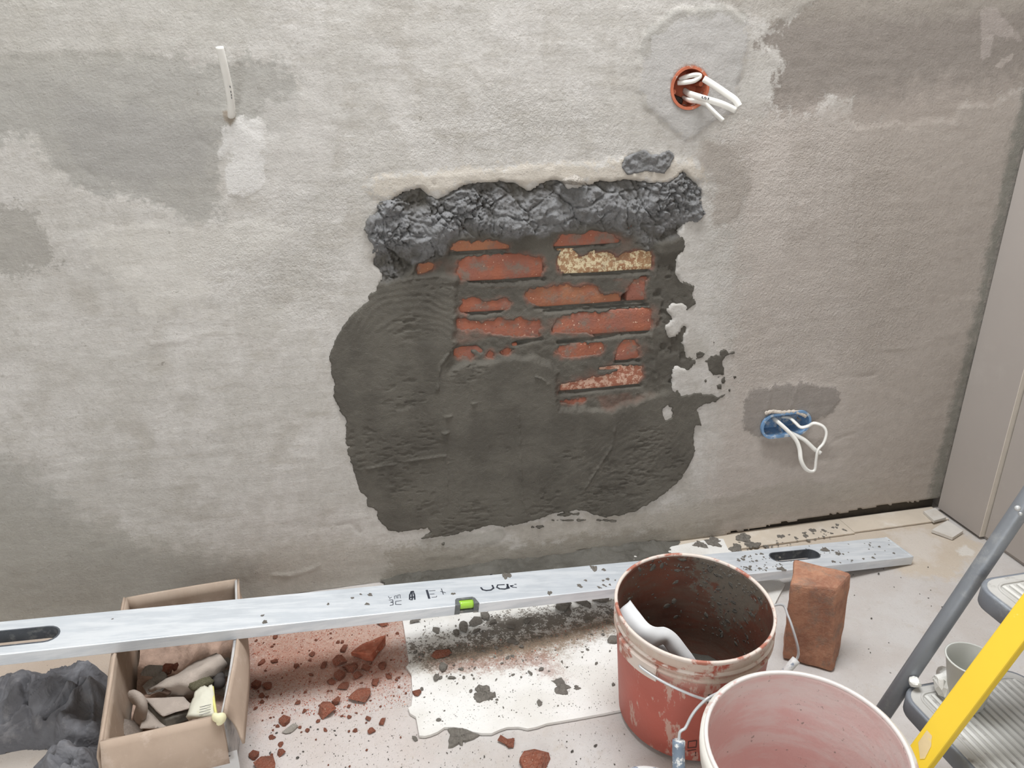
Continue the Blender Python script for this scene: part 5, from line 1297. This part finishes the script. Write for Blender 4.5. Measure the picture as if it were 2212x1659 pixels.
# ------------------------------------------------------------------ rubble on the floor
FR_ = [chunk_mesh('fragment_%d' % k, 200+k, (.8, .55, .95, .7, .6, .85, .75, .5)[k], 14) for k in range(8)]
for m in FR_: m.materials.append(M_FRAG)
BIG = [  # px, py of the base centre, size, variant, label
 ((733, 1432), .040, 2, 'squarish brick fragment leaning left of the largest one'), ((826, 1347), .030, 7, 'flat brick chip close under the front edge of the level'),
 ((743, 1404), .022, 3, 'small rough brick bit behind the squarish fragment'), ((735, 1462), .028, 5, 'brick bit in the level shadow in front of the squarish fragment'), ((716, 1474), .022, 4, 'brick crumb at the left of the shadowed bits'), ((812, 1476), .022, 6, 'rounded brick bit in the shadow right of the others'),
 ((778, 1506), .044, 7, 'flat reddish brick flake in front of the level shadow'), ((705, 1538), .050, 2, 'bright chunky brick fragment alone in front of the shadow'), ((727, 1518), .024, 0, 'round brick bit behind the chunky fragment'),
 ((616, 1560), .026, 5, 'cube-like brick bit left of the chunky fragment'), ((795, 1554), .013, 6, 'tiny orange brick bit at the left edge of the board'), ((826, 1562), .018, 3, 'orange brick bit between the board and the tiny one'), ((802, 1581), .020, 2, 'brick bit nearest the torn corner of the board'),
 ((702, 1577), .011, 1, 'tiny brick crumb in front of the chunky fragment'), ((585, 1593), .013, 4, 'small dark brick crumb near the box flap'), ((555, 1482), .024, 5, 'brick bit beside the box at the edge of the shadow'), ((578, 1484), .022, 7, 'long brick flake next to the box-side bit'),
 ((565, 1433), .020, 1, 'brick bit in the dust behind the box flap'), ((594, 1430), .016, 3, 'loose red crumb right of the dusty bit'), ((595, 1377), .013, 5, 'small brick bit far back under the level by the box'), ((675, 1414), .015, 7, 'thin dark brick flake in the red dust'),
 ((566, 1505), .015, 0, 'shadowed brick bit close to the box'), ((607, 1628), .022, 2, 'lower brick bit of the stacked pair at the bottom left'), ((606, 1609), .014, 4, 'upper brick bit of the pair at the bottom left'), ((550, 1634), .022, 5, 'brick bit close to the front of the box flap'),
 ((574, 1658), .042, 7, 'orange brick flake cut by the bottom edge near the box'), ((900, 1499), .020, 5, 'red brick bit on the left part of the white board'), ((956, 1414), .040, 1, 'dark red brick fragment on the wet, shaded part of the board'), ((1087, 1603), .024, 3, 'left half of the brick pair in front of the torn board edge'),
 ((1103, 1608), .024, 6, 'right half of the brick pair in front of the torn board edge'), ((1157, 1652), .068, 4, 'large tan-red brick fragment at the bottom centre'), ((640, 1440), .018, 2, 'brick bit in the middle of the red dust'), ((758, 1446), .030, 5, 'brown-red brick bit just in front of the largest fragment'), ((772, 1462), .026, 2, 'brick bit at the foot of the largest fragment'), ((790, 1446), .022, 6, 'small brick bit tucked under the right of the largest fragment'), ((700, 1440), .020, 3, 'brick bit left of the squarish fragment'), ((742, 1484), .024, 7, 'flat brick flake at the front rim of the level shadow'), ((838, 1462), .018, 1, 'small brick bit beside the board notch'), ((825, 1440), .024, 4, 'brown brick bit under the level beside the board')]
SURF = lambda px, py: BT if 905 < px < 1330 and 1330 < py < 1560 or (880 < px < 1340 and 1330 < py < 1500) else 0.0
for k, ((px, py), s0, v_, lb) in enumerate(BIG):
    z = BT if px > 890 and py < 1520 else -.0008
    o = put('brick_fragment', FR_[v_], M_FRAG, F(px, py, z), s0, k*2.1, lb, 'rubble')
me = hexa([F(757, 1419, -.0006), F(806, 1431, -.0006), F(834, 1392, -.0006), F(790, 1396, -.0006)], [F(754, 1409, .016), F(803, 1413, .022), F(836, 1368, .026), F(791, 1384, .022)])
bevelled(me, .002, 1); rough_up(me, 3, .004, 40, 3)
tag(link('brick_fragment', me, brick_material('fragment_large', S(186, 106, 80), S(168, 96, 74), .3, .2, S(208, 150, 124), sc=.7), None, False), 'largest brick fragment, wedge-shaped, under the level', 'rubble')
put('plaster_chip', chunk_mesh('plaster_chip', 300, .3, 12), M_FRAG_PALE, F(627, 1576, -.0005), .030, .5, 'curved white plaster chip in front of the chunky fragment', 'rubble')
def inpoly(poly):
    P = np.asarray(poly, float); lo, hi = P.min(0), P.max(0)
    while True:
        q = np.array([random.uniform(lo[0], hi[0]), random.uniform(lo[1], hi[1])])
        if sdf(q[:1], q[1:], P)[0] > 0: return q
def size(a, b): return .9*a*(b/a)**(random.random()**2.2)
for k in range(95):
    q = inpoly([(540, 1350), (865, 1335), (880, 1420), (880, 1520), (850, 1570), (700, 1600), (560, 1640), (540, 1480)] if k < 80 else [(540, 1500), (900, 1580), (1000, 1659), (540, 1659)])
    put('brick_crumb', random.choice(FR_), M_FRAG, F(*q, -.0006), size(.005, .014), random.uniform(0, 6), 'small red brick crumb scattered on the floor between box and board', 'rubble', 'small brick crumbs on the floor')
CR = [chunk_mesh('crumb_%d' % k, 320+k, .8, 14, .3 if k % 2 else 0) for k in range(7)]
for m in CR: m.materials.append(M_LUMP)
def splat_mesh(name, seed, n=26, th_=.10):    # flat irregular dab with a ragged outline
    r = np.random.default_rng(seed); a = np.linspace(0, 2*math.pi, n+1)[:-1]
    R = .36+.10*np.sin(2*a+r.uniform(0, 6))+.07*np.sin(3*a+r.uniform(0, 6))+.05*np.sin(5*a+r.uniform(0, 6))+r.normal(0, .035, n)
    V = []; f = []
    for s_, z in ((1.0, 0.0), (.94, th_*.6), (.6, th_), (.25, th_*.9)):
        V += [(s_*q*math.cos(b)*1.15, s_*q*math.sin(b)*.85, max(z+(r.normal(0, .018) if z else 0), 0)) for q, b in zip(R, a)]
    for k in range(3):
        for i in range(n): j = (i+1) % n; f.append((k*n+i, k*n+j, (k+1)*n+j, (k+1)*n+i))
    f.append(tuple(3*n+i for i in range(n))); f.append(tuple(range(n))[::-1])
    return raw(V, f, name)
SP = [splat_mesh('splat_%d' % k, 340+k) for k in range(6)]
for m in SP: m.materials.append(M_LUMP)
LUMP = [((897, 1345), .026, 'mortar lump at the far left corner of the board'), ((1001, 1358), .032, 'round mortar lump left of the green vial on the board'), ((1026, 1346), .032, 'mortar lump just below the green vial'), ((1048, 1334), .028, 'mortar lump right below the vial housing'), ((1066, 1346), .022, 'mortar lump right of the vial on the board'),
        ((985, 1368), .018, 'small mortar lump left of the round one on the board'), ((1029, 1366), .022, 'mortar lump in front of the ones at the vial'), ((1104, 1358), .020, 'single mortar lump at the edge of the wet, shaded band'), ((1140, 1343), .020, 'mortar lump on the sandy back of the board'), ((1105, 1386), .020, 'mortar lump in the dark wet, shaded band'),
        ((958, 1444), .024, 'mortar lump in front of the dark red fragment'), ((996, 1447), .013, 'small oval mortar lump on the middle of the board'), ((941, 1466), .019, 'mortar lump left of the middle of the board'), ((976, 1466), .016, 'grey mortar lump beside the left one'), ((1145, 1456), .015, 'mortar lump right of the middle of the board'), ((1170, 1447), .012, 'brownish lump at the end of the red stain'),
        ((943, 1363), .020, 'brown-grey lump near the left end of the wet, shaded band'), ((1325, 1480), .009, 'lone dark crumb near the bucket on the white board'), ((896, 1597), .015, 'mortar lump on the floor at the torn board corner'), ((1213, 1312), .046, 'cracked mortar clod just under the level front edge'), ((1258, 1306), .042, 'mortar clod under the level towards the bucket'), ((1226, 1322), .030, 'mortar clod below the cracked one'),
        ((1300, 1300), .038, 'mortar clod nearest the bucket under the level'), ((1166, 1520), .015, 'mortar lump at the front right of the board'), ((1324, 1386), .026, 'dark mortar clod touching the red bucket')]
for k, ((px, py), s0, lb) in enumerate(LUMP):
    put('mortar_lump', CR[k % 7], M_LUMP, F(px, py, BT if py < 1590 else -.0006), s0, k*1.7, lb, 'mortar')
SPL = [((1044, 1500), .052, 'largest flat mortar splat on the clean part of the board'), ((1062, 1505), .022, 'small splat beside the largest one on the board'), ((1213, 1484), .044, 'long thin mortar splat on the right of the board'), ((1246, 1486), .015, 'dot of mortar right of the long splat'), ((994, 1592), .058, 'flat brownish mortar splat on the floor before the torn edge'),
       ((1606, 1163), .05, 'widest dark splat on the wooden strip behind the bucket'), ((1626, 1178), .04, 'dark splat next to the widest one on the strip'), ((1590, 1186), .045, 'splat between the strip and the level'), ((1540, 1172), .05, 'dark splat on the board corner behind the bucket'), ((1512, 1178), .04, 'splat at the back rim of the bucket'),
       ((1755, 1146), .022, 'angular splat on the strip right of the widest'), ((1779, 1146), .014, 'small splat on the strip beside the angular one'), ((1687, 1159), .022, 'curved splat in the middle of the strip'), ((1740, 1158), .017, 'small splat near the level on the strip'), ((1656, 1181), .018, 'splat at the back edge of the level')]
for k, ((px, py), s0, lb) in enumerate(SPL):
    put('mortar_splat', SP[k % 5], M_LUMP, F(px, py, BT if py < 1560 and px < 1400 else (.0042 if py < 1200 else -.0004)), s0, k*1.1, lb, 'mortar')
for k in range(170):
    if k < 120: q = inpoly([(885, 1340), (1330, 1310), (1330, 1390), (1190, 1460), (1000, 1470), (895, 1480)]); z = BT
    else: q = inpoly([(895, 1440), (1325, 1400), (1325, 1525), (920, 1570)]); z = BT
    put('mortar_crumb', random.choice(CR), M_LUMP, F(*q, z), size(.004, .013), random.uniform(0, 6), 'small grey mortar crumb scattered over the white board', 'mortar', 'mortar crumbs on the board')
for k in range(55):
    q = inpoly([(1570, 1175), (1830, 1130), (1840, 1150), (1700, 1185), (1600, 1205)])
    if levuv(*q)[1] > -WID/2-.004: continue
    put('mortar_crumb', random.choice(SP), M_LUMP, F(*q, .0042), size(.005, .014), random.uniform(0, 6), 'small dark mortar crumb scattered on the wooden strip', 'mortar', 'mortar crumbs on the wooden strip')
for k in range(60):
    q = inpoly([(560, 1560), (1340, 1590), (1340, 1659), (560, 1659)] if k < 40 else [(1720, 1260), (2000, 1210), (2060, 1320), (1900, 1480), (1850, 1330)])
    put('mortar_crumb', random.choice(CR), M_MORTAR_DRY, F(*q, -.0006), size(.003, .009), random.uniform(0, 6), 'tiny grey crumb lying loose on the bare floor', 'mortar', 'loose crumbs on the bare floor')
LM3 = np.array([le, la, ln]).T
def on_level(me, px, py, s0, rz, lb, grp=None):
    u = levuv(px, py); p = lev(u[0], u[1], .0002)
    o = put('mortar_crumb', me, M_LUMP, p, s0, 0, lb, 'mortar', grp)
    n = Vector(ln); q = Vector((0, 0, 1)).rotation_difference(n); o.rotation_mode = 'QUATERNION'
    from mathutils import Quaternion
    o.rotation_quaternion = q @ Quaternion((0, 0, 1), rz)
for k in range(110):
    q = inpoly([(1290, 1252), (1345, 1250), (1345, 1270), (1290, 1275)] if k < 14 else [(1585, 1200), (1690, 1187), (1690, 1228), (1610, 1240)] if k < 70 else [(1690, 1178), (1940, 1166), (1945, 1200), (1700, 1232)])
    u = levuv(*q)
    if abs(u[1]) > WID/2-.004 or (u1[0] > u[0] > u0[0]-.01 and abs(u[1]-u0[1]) < .017) : continue
    on_level(random.choice(SP), *q, size(.004, .013), random.uniform(0, 6), 'small dark mortar speck stuck on top of the level at its right half', 'mortar specks on the level')
for k, (px, py, s0, lb) in enumerate(((572, 1344, .012, 'largest mortar speck on the left half of the level'), (567, 1330, .007, 'speck just above the largest on the left of the level'), (709, 1305, .007, 'single speck left of the lettering on the level'), (799, 1285, .011, 'elongated speck at upper left of the lettering'), (793, 1305, .010, 'elongated speck at lower left of the lettering'),
                                       (761, 1292, .008, 'dark speck farther left of the lettering'), (779, 1284, .006, 'tiny speck between the two dark ones'), (979, 1283, .010, 'oval speck above the vial on the level'), (1094, 1244, .024, 'grey mortar flake on the back edge of the level'), (1283, 1228, .022, 'long mortar flake near the bucket on the level'), (1304, 1231, .012, 'speck next to the long flake on the level'),
                                       (1187, 1281, .014, 'flake on the front edge of the level'), (1252, 1266, .014, 'twin speck in front of the bucket on the level'), (1265, 1254, .008, 'small speck closest to the bucket rim on the level'), (1782, 1188, .024, 'widest splat on the level right of its hand hole'), (1810, 1196, .018, 'curled speck right of the widest splat on the level'), (1689, 1230, .02, 'flake below the hand hole on the level'), (243, 1337, .004, 'tiny lone speck on the level above the box'))):
    on_level(SP[k % 5], px, py, s0, k, lb)

# grit too fine to count
def grit(name, label, cat, mat, n, poly, z, a, b, flat=.8):
    ms = [chunk_mesh('%s_%d' % (name, k), 400+k, flat, 6) for k in range(4)]; parts = []
    for k in range(n):
        q = inpoly(poly); p = F(*q, z); s0 = size(a, b)
        parts.append((random.choice(ms), Matrix.Translation(Vector(p)) @ Matrix.Rotation(random.uniform(0, 6), 4, 'Z') @ Matrix.Scale(s0, 4)))
    return tag(link(name, joined(parts, name), mat, None, False), label, cat, kind='stuff')
M_GRIT_RED = simple('red_grit', S(176, 92, 68), .85, f=90, amt=.3, dust=S(214, 170, 150), dust_f=60, dust_t=(.5, .6))
grit('brick_grit', 'fine red brick grit spread over the floor between box and board', 'grit', M_GRIT_RED, 4200, [(535, 1350), (868, 1330), (885, 1440), (888, 1520), (760, 1550), (620, 1545), (540, 1530)], -.0006, .0014, .005)
grit('pale_grit', 'fine pale plaster grit spread over the floor between box and board', 'grit', M_FRAG_PALE, 1300, [(535, 1350), (868, 1330), (890, 1560), (900, 1659), (540, 1659)], -.0006, .0014, .004)
grit('mortar_grit', 'fine grey mortar grit spread over the floor in front of the board', 'grit', M_MORTAR, 700, [(535, 1480), (880, 1470), (900, 1585), (1340, 1550), (1390, 1659), (540, 1659)], -.0006, .0014, .004)
grit('board_grit', 'fine dark mortar grit sprinkled over the white board', 'grit', M_MORTAR, 1500, [(880, 1335), (1335, 1308), (1335, 1400), (1330, 1528), (1200, 1550), (1000, 1565), (905, 1570), (888, 1450)], BT, .0012, .004)
grit('wet_grit', 'sandy brown grit drift on the back half of the white board', 'grit', M_GRIT_RED, 500, [(900, 1400), (1100, 1380), (1330, 1320), (1330, 1350), (1200, 1440), (1000, 1450), (900, 1430)], BT, .0014, .005)

# mortar fallen along the foot of the wall
X, Y = np.meshgrid(np.arange(.02, .76, .003), np.arange(-.135, .004, .003), indexing='ij')
amp = sstep(.02, .14, X)*sstep(.78, .62, X)*(.75+.4*fbm(X, Y*0, 9, 2, 151))
wid = .085+.03*fbm(X, Y*0, 7, 2, 152)
H = .014*amp*np.clip(1-(-Y)/wid, -.3, 1)+(fbm(X, Y, 24, 4, 153)*.008+fbm(X, Y, 80, 3, 154)*.005)*amp+.004
tag(link('mortar_droppings', grid_mesh('mortar_droppings', np.stack([X, Y, H], -1), H > .0045), M_MORTAR), 'dark mortar heap fallen along the foot of the wall behind the level', 'mortar', kind='stuff')
for o in list(bpy.data.objects):
    if o.type == 'MESH' and not o.data.materials: o.data.materials.append(M_MORTAR)
